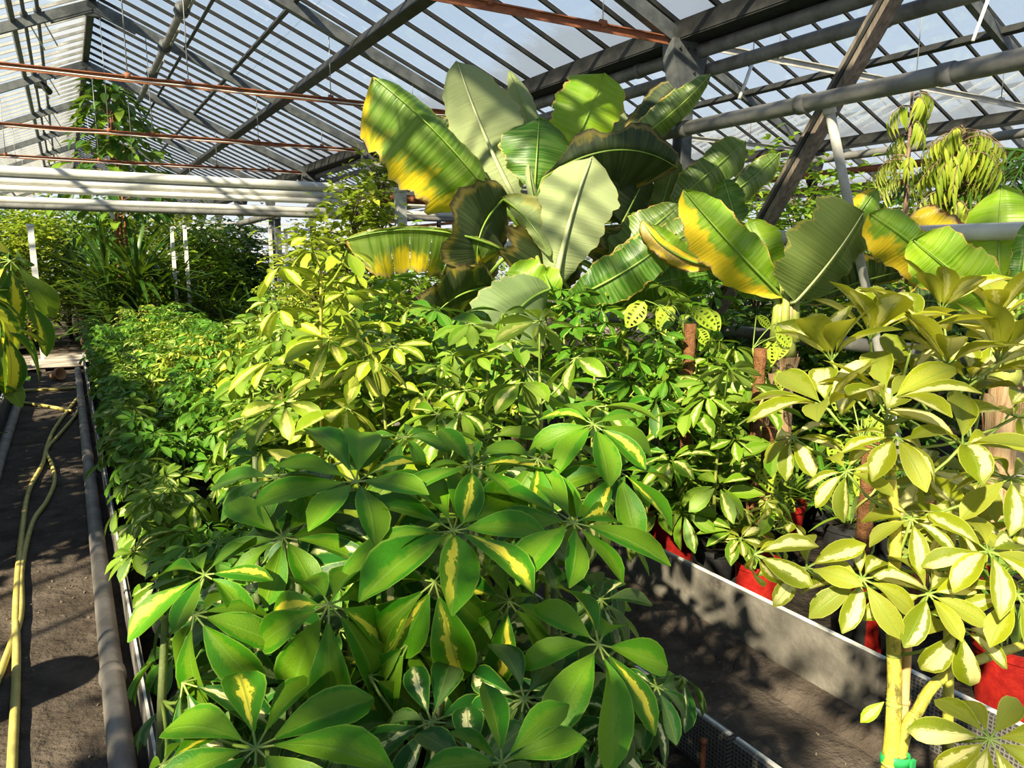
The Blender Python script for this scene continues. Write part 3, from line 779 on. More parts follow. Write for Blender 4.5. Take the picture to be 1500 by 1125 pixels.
# glazed end and side walls
def glazed_wall(name, label, p0, p1, z0, z1, n, glass='glass_old', base=0.5):
    r = tag(link(name, None, None, (0, 0, 0)), label, 'wall', None, 'structure')
    p0 = Vector((*p0, 0)); p1 = Vector((*p1, 0)); d = (p1 - p0); L = d.length; d.normalize()
    mb = MB(); mb.beam(p0 + Vector((0, 0, base / 2)), p1 + Vector((0, 0, base / 2)), 0.12, base); link('base_wall', mb.mesh('base_wall', M['concrete'], False), r)
    mb = MB()
    mb.beam((0, 0, 0), d * (L / n - 0.02), 0.005, z1 - base)
    pm = mb.mesh('glass_pane', M[glass], False)
    mb = MB(); mb.beam((0, 0, base), (0, 0, z1), 0.03, 0.05, d); bmx = mb.mesh('glazing_bar', M['bar_white'], False)
    for i in range(n + 1):
        link('glazing_bar', bmx, r, p0 + d * (L * i / n))
        if i < n: link('glass_pane', pm, r, p0 + d * (L * i / n + 0.01) + Vector((0, 0, (z1 + base) / 2)))
    for z in (base + .04, 1.6, 2.4, z1 - .04):
        mb = MB(); mb.beam(p0 + Vector((0, 0, z)), p1 + Vector((0, 0, z)), 0.04, 0.05); link('rail', mb.mesh('rail', M['bar_white'], False), r)
    return r
glazed_wall('wall_back', 'glazed end wall with white bars at the far end of the greenhouse', (XL, YB), (XV3, YB), 0, 3.1, 48)
glazed_wall('wall_left', 'glazed side wall left of the hose aisle', (XL, -2), (XL, YB), 0, 3.1, 60, 'glass')
glazed_wall('wall_right', 'glazed side wall beyond the third roof', (XV3, -2), (XV3, 28), 0, 3.1, 50)

# columns -----------------------------------------------------------
def column(x, y, label, top=ZG - 0.1, w=0.085, mat='steel', gus=True):
    r = thing('steel_column', label, 'column', (x, y, 0), None)
    mb = MB()
    mb.box((0, -w / 2, top / 2), (w, 0.012, top)); mb.box((0, w / 2, top / 2), (w, 0.012, top)); mb.box((0, 0, top / 2), (0.012, w, top))
    link('post', mb.mesh('post', M[mat], False), r)
    mb = MB(); mb.box((0, 0, 0.006), (0.18, 0.18, 0.012)); link('base_plate', mb.mesh('base_plate', M[mat], False), r)
    if gus:
        mb = MB(); vs = []
        for yy in (-0.055, 0.055):
            vs += [(-0.15, yy, top), (0.15, yy, top), (0.15, yy, top - .10), (0.06, yy, top - .42), (-0.06, yy, top - .42), (-0.15, yy, top - .10)]
        mb.add(vs, [(5, 4, 3, 2, 1, 0), (6, 7, 8, 9, 10, 11)] + [(i, (i + 1) % 6, (i + 1) % 6 + 6, i + 6) for i in range(6)])
        g_ = link('gusset_plate', mb.mesh('gusset_plate', M[mat], False), r)
        mb = MB()
        for sx in (-.10, -.03, .03, .10):
            mb.tube([(sx, -0.065, top - .06), (sx, -0.052, top - .06)], 0.009, 6)
        for sz in (.2, .3): mb.tube([(0.03, -0.065, top - sz), (0.03, -0.052, top - sz)], 0.009, 6)
        link('bolt', mb.mesh('bolt', M['dark_steel']), g_)
    return r
ordn = ['first', 'second', 'third', 'fourth', 'fifth', 'sixth', 'seventh', 'eighth', 'ninth', 'tenth', 'eleventh', 'twelfth', 'thirteenth', 'fourteenth', 'fifteenth', 'sixteenth', 'seventeenth', 'eighteenth', 'nineteenth', 'twentieth', 'twenty-first', 'twenty-second', 'twenty-third', 'twenty-fourth', 'twenty-fifth', 'twenty-sixth', 'twenty-seventh', 'twenty-eighth', 'twenty-ninth', 'thirtieth', 'thirty-first', 'thirty-second', 'thirty-third', 'thirty-fourth', 'thirty-fifth', 'thirty-sixth']
for i, y in enumerate((4, 7, 10, 13, 16, 19, 22, 25, 28)):
    column(XV, y, ('grey steel column with bolted gusset plate rising behind the big banana' if i == 0 else 'grey steel column under the banana valley gutter, %s behind the big banana' % ordn[i - 1]))
for i, y in enumerate((4, 7, 10, 13, 16, 19)):
    column(XV2, y, 'dark steel column under the second valley gutter, %s from the camera end' % ordn[i], mat='dark_steel')

# wind brace of the column row
r = thing('wind_brace', 'weathered timber brace slanting down across the grey pipes at upper right', 'brace', (3.62, 2.3, 0))
mb = MB(); mb.beam((0, 0.02, 3.10), (0, 2.02, 0.12), 0.075, 0.10, Vector((1, 0, 0)))
link('bar', mb.mesh('bar', M['wood'], False), r)
mb = MB(); mb.beam((-.052, 0.02, 3.10), (-.052, 2.02, 0.12), 0.020, 0.018, Vector((1, 0, 0)))
link('batten', mb.mesh('batten', M['dark_steel'], False), r)

# pipes ---------------------------------------------------------------
def pipe(label, a, b, r, mat, coll=(), name='heating_pipe', stands=()):
    a = Vector(a); b = Vector(b); n = 24
    t = thing(name, label, 'pipe', a)
    mb = MB(); mb.tube([(b - a) * (i / n) for i in range(n + 1)], r, 14)
    link('tube', mb.mesh('tube', M[mat]), t)
    for f in stands:
        m = MB(); c = (b - a) * f; m.tube([c, Vector((c.x, c.y, -a.z))], .022, 8); link('stand', m.mesh('stand', M['steel']), t)
    d = (b - a).normalized()
    for f in coll:
        m = MB(); c = (b - a) * f; m.tube([c - d * .03, c + d * .03], r + .007, 14); link('joint', m.mesh('joint', M[mat]), t)
    return t
for i, (yc, r_, X1, mat, w) in enumerate(((255, .056, 5.6, 'white_pipe', 'topmost'), (268.5, .052, 5.8, 'white_pipe', 'second from top'), (279.5, .037, 5.2, 'white_pipe', 'thin middle one'), (295.5, .041, 5.4, 'white_pipe', 'fourth from top'), (304, .034, 5.0, 'grey_pipe', 'lowest, coloured grey as shaded,'))):  # lowest pipe is coloured grey for the shade of those above
    p = at_y(120, yc, 9.9 + 0.03 * (i % 2))
    pipe('white heating pipe crossing the left aisle overhead, %s of the five' % w, (XL + .1, p.y, p.z), (X1, p.y, p.z - .02), r_, mat, ())
r = thing('pipe_hanger', 'short white pipe bracket below the five crossing pipes', 'bracket', at_y(160, 300, 9.95)); mb = MB()
mb.tube([(0, 0, 0), (0.03, 0, -.16)], .022, 8); mb.beam((-.05, 0, 0), (.05, 0, 0), .03, .03); link('clamp', mb.mesh('clamp', M['white_pipe']), r)
pipe('big grey pipe crossing in front of the timber brace, upper right', (3.36, -0.5, 2.385), (3.36, 12, 2.385), .043, 'grey_pipe', (.13, .2, .26, .33, .42))
pipe('weathered pipe close under the valley gutter, upper of the pair', (3.78, -.5, 2.965), (3.78, 14, 2.965), .046, 'dark_pipe', (.2, .35, .5))
pipe('weathered pipe under the valley gutter, lower of the pair', (3.88, -.5, 2.86), (3.88, 14, 2.86), .044, 'dark_pipe', (.22, .4, .6))
pipe('pale pipe at eye height behind the right-hand banana leaves', (3.75, 0.2, 1.722), (3.75, 12, 1.722), .042, 'white_pipe', (.2, .24, .4))
pipe('low pale pipe behind the red pots and vine poles', (3.95, 0.2, 1.10), (3.95, 12, 1.10), .042, 'grey_pipe', (.3,))
pipe('pale pipe under the second valley gutter, uppermost', (8.55, 1, 2.86), (8.55, 24, 2.86), .05, 'grey_pipe', (.2, .4))
pipe('rusty pipe under the second valley gutter, middle one', (8.75, 1, 2.70), (8.75, 24, 2.70), .045, 'rust', ())
pipe('rusty pipe under the second valley gutter, lowest', (8.95, 1, 2.52), (8.95, 24, 2.52), .04, 'rust', ())
pipe('dark pipe running low under the second valley gutter', (9.05, 1, 2.36), (9.05, 24, 2.36), .04, 'dark_pipe', (), stands=(.2, .6))
# pipes behind the banana, between it and the climbing shrub
for i, (y, z, mat, lab) in enumerate(((8.4, 2.62, 'grey_pipe', 'grey cross pipe left of the big banana, higher'), (8.6, 2.44, 'grey_pipe', 'grey cross pipe left of the big banana, middle'), (8.5, 2.28, 'rust', 'rust-stained cross pipe left of the big banana, lowest'))):
    pipe(lab, (3.1, y, z), (8.4, y, z), .048, mat, (.2, .6))
r = thing('pipe_bend', 'dark bent pipe hanging under the gutter above the climbing shrub', 'pipe', (3.25, 8.2, 2.5)); mb = MB()
mb.tube(spline([(0, 0, -.1), (0, 0, .35), (.05, 0, .48), (.18, 0, .52), (.5, 0, .55)], 5), .035, 10); link('tube', mb.mesh('tube', M['dark_steel']), r)
pipe('grey pipe lying on the ground along the right side of the hose aisle', (0.022, 1.0, .045), (0.022, 12.2, .045), .040, 'ground_pipe', (.18, .45, .7), 'ground_pipe')
pipe('grey pipe lying on the ground along the left side of the hose aisle', (-.575, 1.0, .045), (-.575, 10.0, .045), .040, 'ground_pipe', (.3, .6), 'ground_pipe')
# far pipes and benches behind the cross path
for i, (y, z) in enumerate(((17, 1.95), (17.2, 2.2), (22, 1.7), (22, 2.0))):
    pipe('white cross pipe far behind the cross path, %s' % ('lower front', 'upper front', 'lower rear', 'upper rear')[i], (1.0, y, z), (8.4, y, z), .05, 'white_pipe', (), stands=(.1, .4, .75))
r = thing('slanting_pipe', 'grey pipe slanting up behind the cross path below the white pipes', 'pipe', at_y(350, 328, 13)); mb = MB()
mb.tube([(0, 0, 0), at_y(425, 308, 11.5) - at_y(350, 328, 13)], .05, 10); link('tube', mb.mesh('tube', M['grey_pipe']), r)

# tie rods with hanger wires ------------------------------------------
def tie(label, y, x0, x1, z, mat, hang, roofz, cable=True, w=.045):
    r = thing('tie_rod', label, 'tie rod', (x0, y, z))
    mb = MB(); mb.angle_iron((0, 0, 0), (x1 - x0, 0, 0), w, .008); link('bar', mb.mesh('bar', M[mat], False), r)
    for hx in hang:
        mb = MB(); mb.tube([(hx - x0, 0, -.02), (hx - x0 + .004, 0, roofz(hx) - z)], .0045, 5); link('hanger_wire', mb.mesh('hanger_wire', M['wire']), r)
        mb = MB(); mb.tube([(hx - x0 - .02, 0, 0.005), (hx - x0 + .02, 0, 0.005)], .026, 8); link('clip', mb.mesh('clip', M[mat]), r)
    if cable:
        n = 14; rgx = random.Random(int(y)); pts = [((x1 - x0) * i / n, -.035, -.03 - .035 * abs(math.sin(i * 1.3)) * rgx.random()) for i in range(n + 1)]
        mb = MB(); mb.tube(pts, .006, 5); link('cable', mb.mesh('cable', M['cable']), r)
    return r
def roof1(x): return ZR - (x - XR) * (ZR - ZG) / (XV - XR) - .05 if x > XR else ZR - (XR - x) * (ZR - ZG) / (XR - XL) - .05
for i, y in enumerate((4, 7, 10, 13, 16, 19)):
    tie('rust-red tie rod across the first roof, %s' % ('short stretch above the big banana', 'highest long one at left', 'second below the highest', 'third, just above the white pipes', 'fourth, half hidden by white pipes', 'fifth, far behind')[i], y, XL + .1, XV - .05, 3.03, 'rust', (-.6, .55, 1.0, 2.2, 3.0), roof1, i > 0)
def roof2(x): return ZR2 - abs(x - XR2) * (ZR2 - ZG) / (XV2 - XR2) - .05
for i, y in enumerate((1, 4, 7, 10)):
    tie('whitish flat tie bar across the second roof, %s from the camera' % ordn[i], y, XV + .1, XV2 - .1, 3.04, 'bar_white', (4.6, 6.27, 7.6), roof2, False)

# vent gear shafts under the first ridge
for x, z, lab, r_ in ((-.164, 4.16, 'thin vent shaft left of the ridge, outer of the two', .02), (-.036, 4.22, 'thin vent shaft left of the ridge, inner of the two', .02), (1.20, 4.02, 'thick vent shaft under the roof right of the ridge', .04)):
    t = thing('vent_shaft', lab, 'shaft', (x, 1, z)); mb = MB(); L = 12.5 if x > 1 else 24
    mb.tube([(0, L * i / 20, 0) for i in range(21)], r_, 8); link('rod', mb.mesh('rod', M['grey_pipe'] if x > 1 else M['steel']), t)
    for k in range(1, 8):
        yy = 1.5 * k if x > 1 else 3 * k
        mb = MB(); mb.tube([(0, yy - .05, 0), (0, yy + .05, 0)], r_ * 1.9, 8); link('bearing', mb.mesh('bearing', M['steel']), t)
        if x < 1:
            mb = MB(); mb.tube([(0, yy, 0), (.16, yy + .25, -.28)], .009, 5); link('vent_arm', mb.mesh('vent_arm', M['cable']), t)
        else:
            mb = MB(); mb.beam((.06, yy - .75, .03), (.06, yy + .1, .03), .02, .07); link('rack', mb.mesh('rack', M['bar_white'], False), t)
t = thing('vent_motor', 'dark gear motor on the vent shafts at upper left', 'motor', (-.10, 13.3, 4.10)); mb = MB()
mb.box((0, 0, 0), (.16, .22, .13)); mb.tube([(0.02, .1, 0), (0.10, .32, -.06)], .05, 10); link('housing', mb.mesh('housing', M['dark_steel'], False), t)
mb = MB(); mb.tube([(-.03, 0, .05), (-.03, 0, .10)], .018, 6); mb.tube([(.05, 0, .05), (.05, 0, .10)], .018, 6); link('hanger', mb.mesh('hanger', M['steel']), t)
for i, (p, q, dp) in enumerate((((1103, 90), (1083, 145), 5.0), ((1447, 0), (1425, 60), 5.0))):
    A = at(*p, dp); B = at(*q, dp)
    t = thing('hanging_rod', 'white vent rod dangling under the second roof, %s' % ('beside the steel column' if i == 0 else 'near the top right corner'), 'rod', A)
    mb = MB(); mb.tube([(0, 0, 0), B - A], .012, 6); link('rod', mb.mesh('rod', M['white_paint']), t)
    mb = MB(); mb.tube([(0, 0, 0), (0, 0, roof2(A.x) - A.z)], .004, 4); link('wire', mb.mesh('wire', M['wire']), t)
# prop post between pale pipe and big pipe, white posts
def post(label, base, top, r_, mat, square=False, name='support_post'):
    base = Vector(base); top = Vector(top); t = thing(name, label, 'post', base)
    mb = MB()
    if square: mb.beam((0, 0, 0), top - base, r_ * 2, r_ * 2, Vector((1, 0, 0)))
    else: mb.tube([(top - base) * (i / 4) for i in range(5)], r_, 10)
    link('shaft', mb.mesh('shaft', M[mat], not square), t)
    mb = MB(); mb.tube([(0, 0, 0), (0, 0, .02)], r_ * 2.2, 10); link('foot', mb.mesh('foot', M[mat]), t)
    mb = MB(); d = (top - base).normalized(); mb.tube([top - base - d * .05, top - base], r_ * 1.35, 10); link('cap', mb.mesh('cap', M[mat]), t)
    return t
a_ = at(1213, 152, 3.80); b_ = at(1247, 318, 3.95); d_ = (b_ - a_)
post('pale prop post leaning under the big grey pipe at right', b_ + d_ * (b_.z - .12) / -d_.z, a_, .024, 'bar_white')
def vpost(label, x, ytop, Y, r_, mat, square=True):
    p = at_y(x, ytop, Y); post(label, (p.x, p.y, 0.0), p, r_, mat, square)
vpost('white square post standing by the cross path at the end of the aisle', 44, 328, 13.9, .042, 'white_paint')
vpost('thin white post among the far shrubs, left of a close pair', 251, 332, 13.2, .026, 'white_paint')
vpost('thin white post among the far shrubs, right of a close pair', 270, 330, 13.2, .026, 'white_paint')
vpost('thin white post left of the far clearing', 395, 330, 13.4, .026, 'white_paint')
vpost('dark steel post in the far clearing', 406, 318, 12.2, .04, 'steel')
vpost('pale post just right of the dark steel post', 418, 335, 13.4, .026, 'white_paint')
vpost('pale far post left of the climbing shrub', 434, 325, 15.5, .04, 'white_paint')
vpost('pale far post beyond the shrubs left of the clearing', 363, 345, 16.5, .04, 'white_paint')
vpost('whitewashed post at the foot of the gutter, right of the climbing shrub', 586, 275, 7.6, .05, 'white_paint')

# end of the aisle: planks, low block, hoses
r = thing('plank_step', 'step of pale weathered planks across the end of the hose aisle', 'step', at_z(85, 532, 0.10)); 
for i, (dx, dy, L, w) in enumerate(((0.0, 0.0, 1.05, .26), (.05, .33, 1.2, .22), (.12, .62, 1.0, .20))):
    mb = MB(); mb.box((dx + .2, dy, -.02 + .015 * i), (L, w, .035), Euler((0, 0, .03 * (i - 1))).to_matrix()); link('plank', mb.mesh('plank', M['plank'], False), r)
mb = MB(); mb.box((-.2, .3, -.07), (.08, .8, .07)); mb.box((.6, .3, -.07), (.08, .8, .07)); link('bearer', mb.mesh('bearer', M['wood'], False), r)
r = thing('concrete_block', 'low pale concrete block at the left end of the aisle', 'block', at_z(6, 545, 0.0)); mb = MB()
mb.box((-.35, .1, .11), (.9, .4, .22)); link('block', mb.mesh('block', M['concrete'], False), r)
mb = MB(); mb.box((-.35, .1, .23), (.94, .44, .025)); link('cap', mb.mesh('cap', M['concrete_rim'], False), r)
r = thing('fallen_flower_pot', 'small tipped terracotta pot lying in front of the plank step', 'pot', at_z(82, 549, 0.075)); mb = MB()
rot = Euler((1.35, 0, .7)).to_matrix()
m2 = MB(); m2.lathe([(.001, -.08), (.055, -.08), (.075, .05), (.085, .05), (.085, .09), (.072, .09), (.05, -.06), (.001, -.06)], 16)
mb.add([rot @ Vector(p) for p in m2.v], m2.f); link('shell', mb.mesh('shell', M['foam']), r)

def hose(label, pts, r_):
    t = thing('garden_hose', label, 'hose', pts[0]); o = Vector(pts[0])
    mb = MB(); mb.tube([p - o for p in spline(pts, 7)], r_, 8); link('tube', mb.mesh('tube', M['hose']), t); return t
Zh = .02
hose('yellow hose running straight down the aisle, the brighter strand', [at_z(x, y, Zh) for x, y in ((16, 1200), (18, 1120), (24, 980), (24, 880), (32, 780), (42, 720), (62, 680), (70, 650), (82, 625), (108, 590), (118, 578))], .016)
hose('greyish yellow hose snaking beside the brighter strand', [at_z(x, y, Zh - .003) for x, y in ((-60, 1150), (-20, 1040), (12, 955), (30, 900), (32, 830), (48, 765), (68, 735), (80, 705), (76, 680), (68, 660), (84, 640), (108, 612), (116, 598))], .015)
hose('pale hose crossing the far end of the aisle, farther one', [at_z(x, y, Zh) for x, y in ((-20, 578), (8, 576), (40, 572), (80, 570), (122, 567))], .02)
hose('pale hose crossing the far end of the aisle, nearer one', [at_z(x, y, Zh) for x, y in ((-20, 592), (8, 589), (40, 591), (75, 596), (104, 602))], .018)
for i, (x, y) in enumerate(((1032, 1060), (1092, 1100))):
    p = at_x(x, y, 1.49); t = thing('rebar_peg', 'ribbed steel peg behind the white rimmed edging, %s of two' % ('left' if i == 0 else 'right'), 'peg', (p.x, p.y, 0.0))
    mb = MB(); mb.tube([(0, 0, k * .008) for k in range(26)], [.008 + .0025 * (k % 2) for k in range(26)], 8); link('rod', mb.mesh('rod', M['rust']), t)
    mb = MB(); mb.tube([(0, 0, .20), (0, 0, .215)], .011, 8); link('cap', mb.mesh('cap', M['rust']), t)
# ------------------------------------------------------------------ the long bed: rows of umbrella plants
def sstep(x, a, b):
    t = max(0, min(1, (x - a) / (b - a))); return t * t * (3 - 2 * t)
side_word = ['beside the hose aisle edging', 'second from the hose aisle', 'third from the hose aisle', 'beside the second aisle edging']
rg = random.Random(5)
rowi = 0; y = 1.98
while y < 12.1:
    for ci, x in enumerate((0.30, 0.62, 0.94, 1.26)):
        px = x + rg.uniform(-.05, .05); py = y + rg.uniform(-.07, .07)
        near_h = 0.66 + 0.50 * sstep(x, .40, 1.05)
        far_h = 0.78 + 0.12 * sstep(x, .3, 1.0)
        h = near_h + (far_h - near_h) * sstep(y, 4.5, 8) + rg.uniform(-.06, .06)
        if ci >= 2 and y < 4.3: h += .10 + .10 * (ci == 3)
        if y < 2.2 and ci >= 1: h -= 0.12
        if ci < 2: st = rg.choice(('mid_green', 'mid_green', 'mid_green', 'mid_olive'))
        elif ci == 2: st = rg.choice(('mid_olive', 'gold', 'mid_olive'))
        else: st = rg.choice(('mid_olive', 'mid_green', 'mid_olive', 'gold'))
        if y > 6 and ci >= 1: st = rg.choice(('gold', 'mid_green', 'mid_green', 'mid_olive', 'mid_green', 'mid_green', 'mid_olive'))
        sc = 0.94 if ci < 2 else (1.55 if y < 3.6 else 1.25 if y < 5 else 1.0)
        word = {'mid_green': 'green', 'mid_olive': 'cream-splashed olive', 'gold': 'yellow-gold'}[st]
        umbrella_plant(px, py, h, (20 if ci < 2 else 14) if y < 5 else (16 if y < 8 else 14), st, sc,
                       '%s umbrella plant %s, row %s of the long bed' % (word, side_word[ci], ordn[rowi]), 'umbrella plants in the long bed',
                       2 if y < 2.6 else (1 if y < 6 else 0), (rg.uniform(-.05, .05), rg.uniform(-.05, .05)), low=.25)
    rowi += 1; y += 0.37
# taller ones that stand out of the rows
umbrella_plant(0.74, 2.62, 1.60, 16, 'gold', 1.32, 'tall leggy yellow umbrella plant rising above the long bed, left of the banana', 'tall umbrella plants', 1, (.03, .02), stem_mat='stem_yellow', low=.45)
umbrella_plant(1.02, 3.15, 1.50, 16, 'gold', 1.3, 'tall yellow umbrella plant below the tattered hanging banana leaf', 'tall umbrella plants', 1, (.02, .05), stem_mat='stem_yellow', low=.42)
umbrella_plant(1.08, 2.22, 1.22, 20, 'mid_olive', 1.0, 'umbrella plant with a bare bright yellow stem in mid bed', 'tall umbrella plants', 2, (.02, 0), stem_mat='stem_yellow', low=.5)
umbrella_plant(1.36, 3.5, 1.36, 20, ('gold', 'mid_olive'), 1.0, 'tall olive umbrella plant in front of the big banana base', 'tall umbrella plants', 1, (.02, 0), stem_mat='stem_yellow', low=.4)

# second bed (banana bed)
rowi = 0; y = 2.35
while y < 12:
    for ci, x in enumerate((2.48, 2.84, 3.22)):
        px = x + rg.uniform(-.06, .06); py = y + rg.uniform(-.07, .07)
        if abs(py - 4.3) < .45 and ci > 0: continue
        if y < 2.6 and ci > 0: continue
        if y < 3.0 and ci == 2: continue
        st = rg.choice(('mid_green', 'mid_olive', 'mid_olive', 'gold')) if y > 4 else rg.choice(('mid_green', 'mid_olive', 'mid_olive'))
        h = (1.02 + .30 * sstep(y, 2.6, 3.1) if y < 4.2 else 1.2) + rg.uniform(-.07, .07)
        word = {'mid_green': 'green', 'mid_olive': 'cream-splashed olive', 'gold': 'yellow-gold'}[st]
        umbrella_plant(px, py, h, (22 if y < 2.9 else 15) if y < 5 else 13, st, 1.5 if y < 5 else 1.0,
                       '%s umbrella plant in the banana bed, %s, row %s' % (word, ('beside the concrete wall', 'middle of the bed', 'far side of the bed')[ci], ordn[rowi]),
                       'umbrella plants in the banana bed', 1 if y < 5 else 0, (rg.uniform(-.05, .05), rg.uniform(-.05, .05)), low=.3 if y > 2.9 else .05, pot='pot_black')
    rowi += 1; y += 0.42

# ------------------------------------------------------------------ foreground umbrella plants, leaf by leaf
def tcan(yp): return 1.02 + (1110 - yp) / 430.0 * 0.46
def fore_plant(px, yp, t, label, pot='pot_black', stem='stem_dark', rad=.012, lean=(0, 0)):
    p = at(px, yp, t)
    root = thing('umbrella_plant', label, 'plant', (p.x, p.y, BED_Z), 'foreground umbrella plants')
    add_pot(root, .115, .19, pot)
    return root
UPV = Vector((0, 0, 1))
def cam_axis(c, toward, side=0.0, up=1.0):
    v = (EYE - c); v.z = 0; v.normalize()
    return (UPV * up + v * toward + CR * side).normalized()

fore = [fore_plant(440, 900, 1.36, 'large glossy umbrella plant with yellow-flecked leaves at the front of the long bed'),
        fore_plant(690, 860, 1.46, 'bright green umbrella plant with two mostly yellow leaflets, front of the long bed'),
        fore_plant(900, 980, 1.36, 'umbrella plant whose bright leaf fan reaches over the second aisle'),
        fore_plant(250, 1000, 1.30, 'umbrella plant overhanging the ground pipe at the front of the hose aisle'),
        fore_plant(640, 1090, 1.16, 'shaded umbrella plant with cream-splashed dark leaves at the bottom front'),
        fore_plant(380, 780, 1.72, 'umbrella plant with upright bright leaf fan behind the glossy front plant'),
        fore_plant(800, 730, 1.80, 'umbrella plant with yellow-green fans between front plants and bed rows')]
W_ = [  # plant, x, y, R px, style, toward camera, side, droop, n, first azimuth, nearer(+)
    (0, 482, 885, 135, 'near', .75, -.1, .55, 9, .3, .06), (3, 375, 1096, 145, 'near', .30, -.1, -.15, 9, .9, .0),
    (1, 637, 852, 118, 'near', .75, .2, .65, 8, .1, .04), (1, 664, 778, 130, 'near', .25, .1, -.18, 9, .2, .0),
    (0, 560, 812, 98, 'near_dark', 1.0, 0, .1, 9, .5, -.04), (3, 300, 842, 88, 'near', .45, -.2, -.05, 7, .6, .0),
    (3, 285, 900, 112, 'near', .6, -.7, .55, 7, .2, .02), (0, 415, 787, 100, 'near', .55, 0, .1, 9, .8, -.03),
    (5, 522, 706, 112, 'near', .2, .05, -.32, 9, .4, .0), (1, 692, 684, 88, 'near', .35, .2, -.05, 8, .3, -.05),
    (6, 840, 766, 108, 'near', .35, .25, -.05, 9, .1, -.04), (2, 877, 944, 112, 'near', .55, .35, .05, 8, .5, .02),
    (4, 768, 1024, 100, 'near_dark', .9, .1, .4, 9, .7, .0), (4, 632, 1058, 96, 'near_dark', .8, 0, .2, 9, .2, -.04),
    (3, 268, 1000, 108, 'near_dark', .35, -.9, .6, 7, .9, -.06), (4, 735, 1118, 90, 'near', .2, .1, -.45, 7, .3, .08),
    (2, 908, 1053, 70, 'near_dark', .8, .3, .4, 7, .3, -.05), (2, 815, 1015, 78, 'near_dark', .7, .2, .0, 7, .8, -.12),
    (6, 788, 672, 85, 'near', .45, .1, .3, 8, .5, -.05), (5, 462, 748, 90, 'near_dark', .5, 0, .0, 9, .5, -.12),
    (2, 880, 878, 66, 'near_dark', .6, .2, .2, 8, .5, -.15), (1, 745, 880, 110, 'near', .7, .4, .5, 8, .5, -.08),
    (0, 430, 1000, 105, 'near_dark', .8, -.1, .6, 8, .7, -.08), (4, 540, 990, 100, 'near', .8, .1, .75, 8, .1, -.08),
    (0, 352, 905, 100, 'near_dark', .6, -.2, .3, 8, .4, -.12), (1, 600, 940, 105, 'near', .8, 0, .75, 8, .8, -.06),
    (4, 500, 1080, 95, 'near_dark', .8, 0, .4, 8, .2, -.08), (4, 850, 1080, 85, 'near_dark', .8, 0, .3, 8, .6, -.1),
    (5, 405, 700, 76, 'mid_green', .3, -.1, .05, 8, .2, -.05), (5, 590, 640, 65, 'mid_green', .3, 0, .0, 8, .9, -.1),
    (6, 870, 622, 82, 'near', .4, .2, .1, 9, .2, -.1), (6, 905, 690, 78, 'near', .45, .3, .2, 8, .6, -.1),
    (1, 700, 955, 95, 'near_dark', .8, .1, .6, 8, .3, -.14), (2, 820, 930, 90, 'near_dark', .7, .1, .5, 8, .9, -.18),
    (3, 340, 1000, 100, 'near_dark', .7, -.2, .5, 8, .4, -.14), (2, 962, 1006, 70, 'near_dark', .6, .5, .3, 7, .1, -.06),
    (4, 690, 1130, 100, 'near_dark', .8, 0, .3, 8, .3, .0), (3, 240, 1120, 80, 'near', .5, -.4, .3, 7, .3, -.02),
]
tops = {}
for w in W_:
    c = at(w[1], w[2], tcan(w[2]) - w[10]); tops[w[0]] = max(tops.get(w[0], 0), c.z)
stems = {}
for i, root in enumerate(fore):
    H_ = tops[i] - 0.06
    o = root.location; rgi = random.Random(i + 40)
    pts = [Vector((0, 0, .17)), Vector((rgi.uniform(-.03, .03), rgi.uniform(-.03, .03), .17 + (H_ - o.z - .17) * .5)), Vector((0, 0, H_ - o.z))]
    cv = spline(pts, 6); mb = MB(); mb.tube(cv, [.013 - .007 * k / (len(cv) - 1) for k in range(len(cv))], 7)
    link('stem', mb.mesh('stem', M['stem_dark']), root); stems[i] = [p + o for p in cv]
rgf = random.Random(77)
def attach(pi, c, drop=.10):
    z = c.z - drop; cand = stems[pi]
    return min(cand, key=lambda p: abs(p.z - z) * .6 + (p - c).length * .4)
for (pi, x, yp, R, st, tw, sd, dr, n, az, nearer) in W_:
    t = tcan(yp) - nearer; c = at(x, yp, t)
    compound_leaf(fore[pi], attach(pi, c), c, R * t / FPX * 1.42, cam_axis(c, tw, sd), n, st, rgf, dr, az, .28)
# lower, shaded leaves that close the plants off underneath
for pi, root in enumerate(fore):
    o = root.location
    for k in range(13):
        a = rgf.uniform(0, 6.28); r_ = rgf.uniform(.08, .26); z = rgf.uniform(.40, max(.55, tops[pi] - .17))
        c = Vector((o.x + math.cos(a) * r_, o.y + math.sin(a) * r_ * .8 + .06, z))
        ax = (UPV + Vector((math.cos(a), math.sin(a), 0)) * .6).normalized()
        compound_leaf(root, attach(pi, c), c, rgf.uniform(.10, .13), ax, rgf.choice((7, 8)), 'near_dark', rgf, .35)

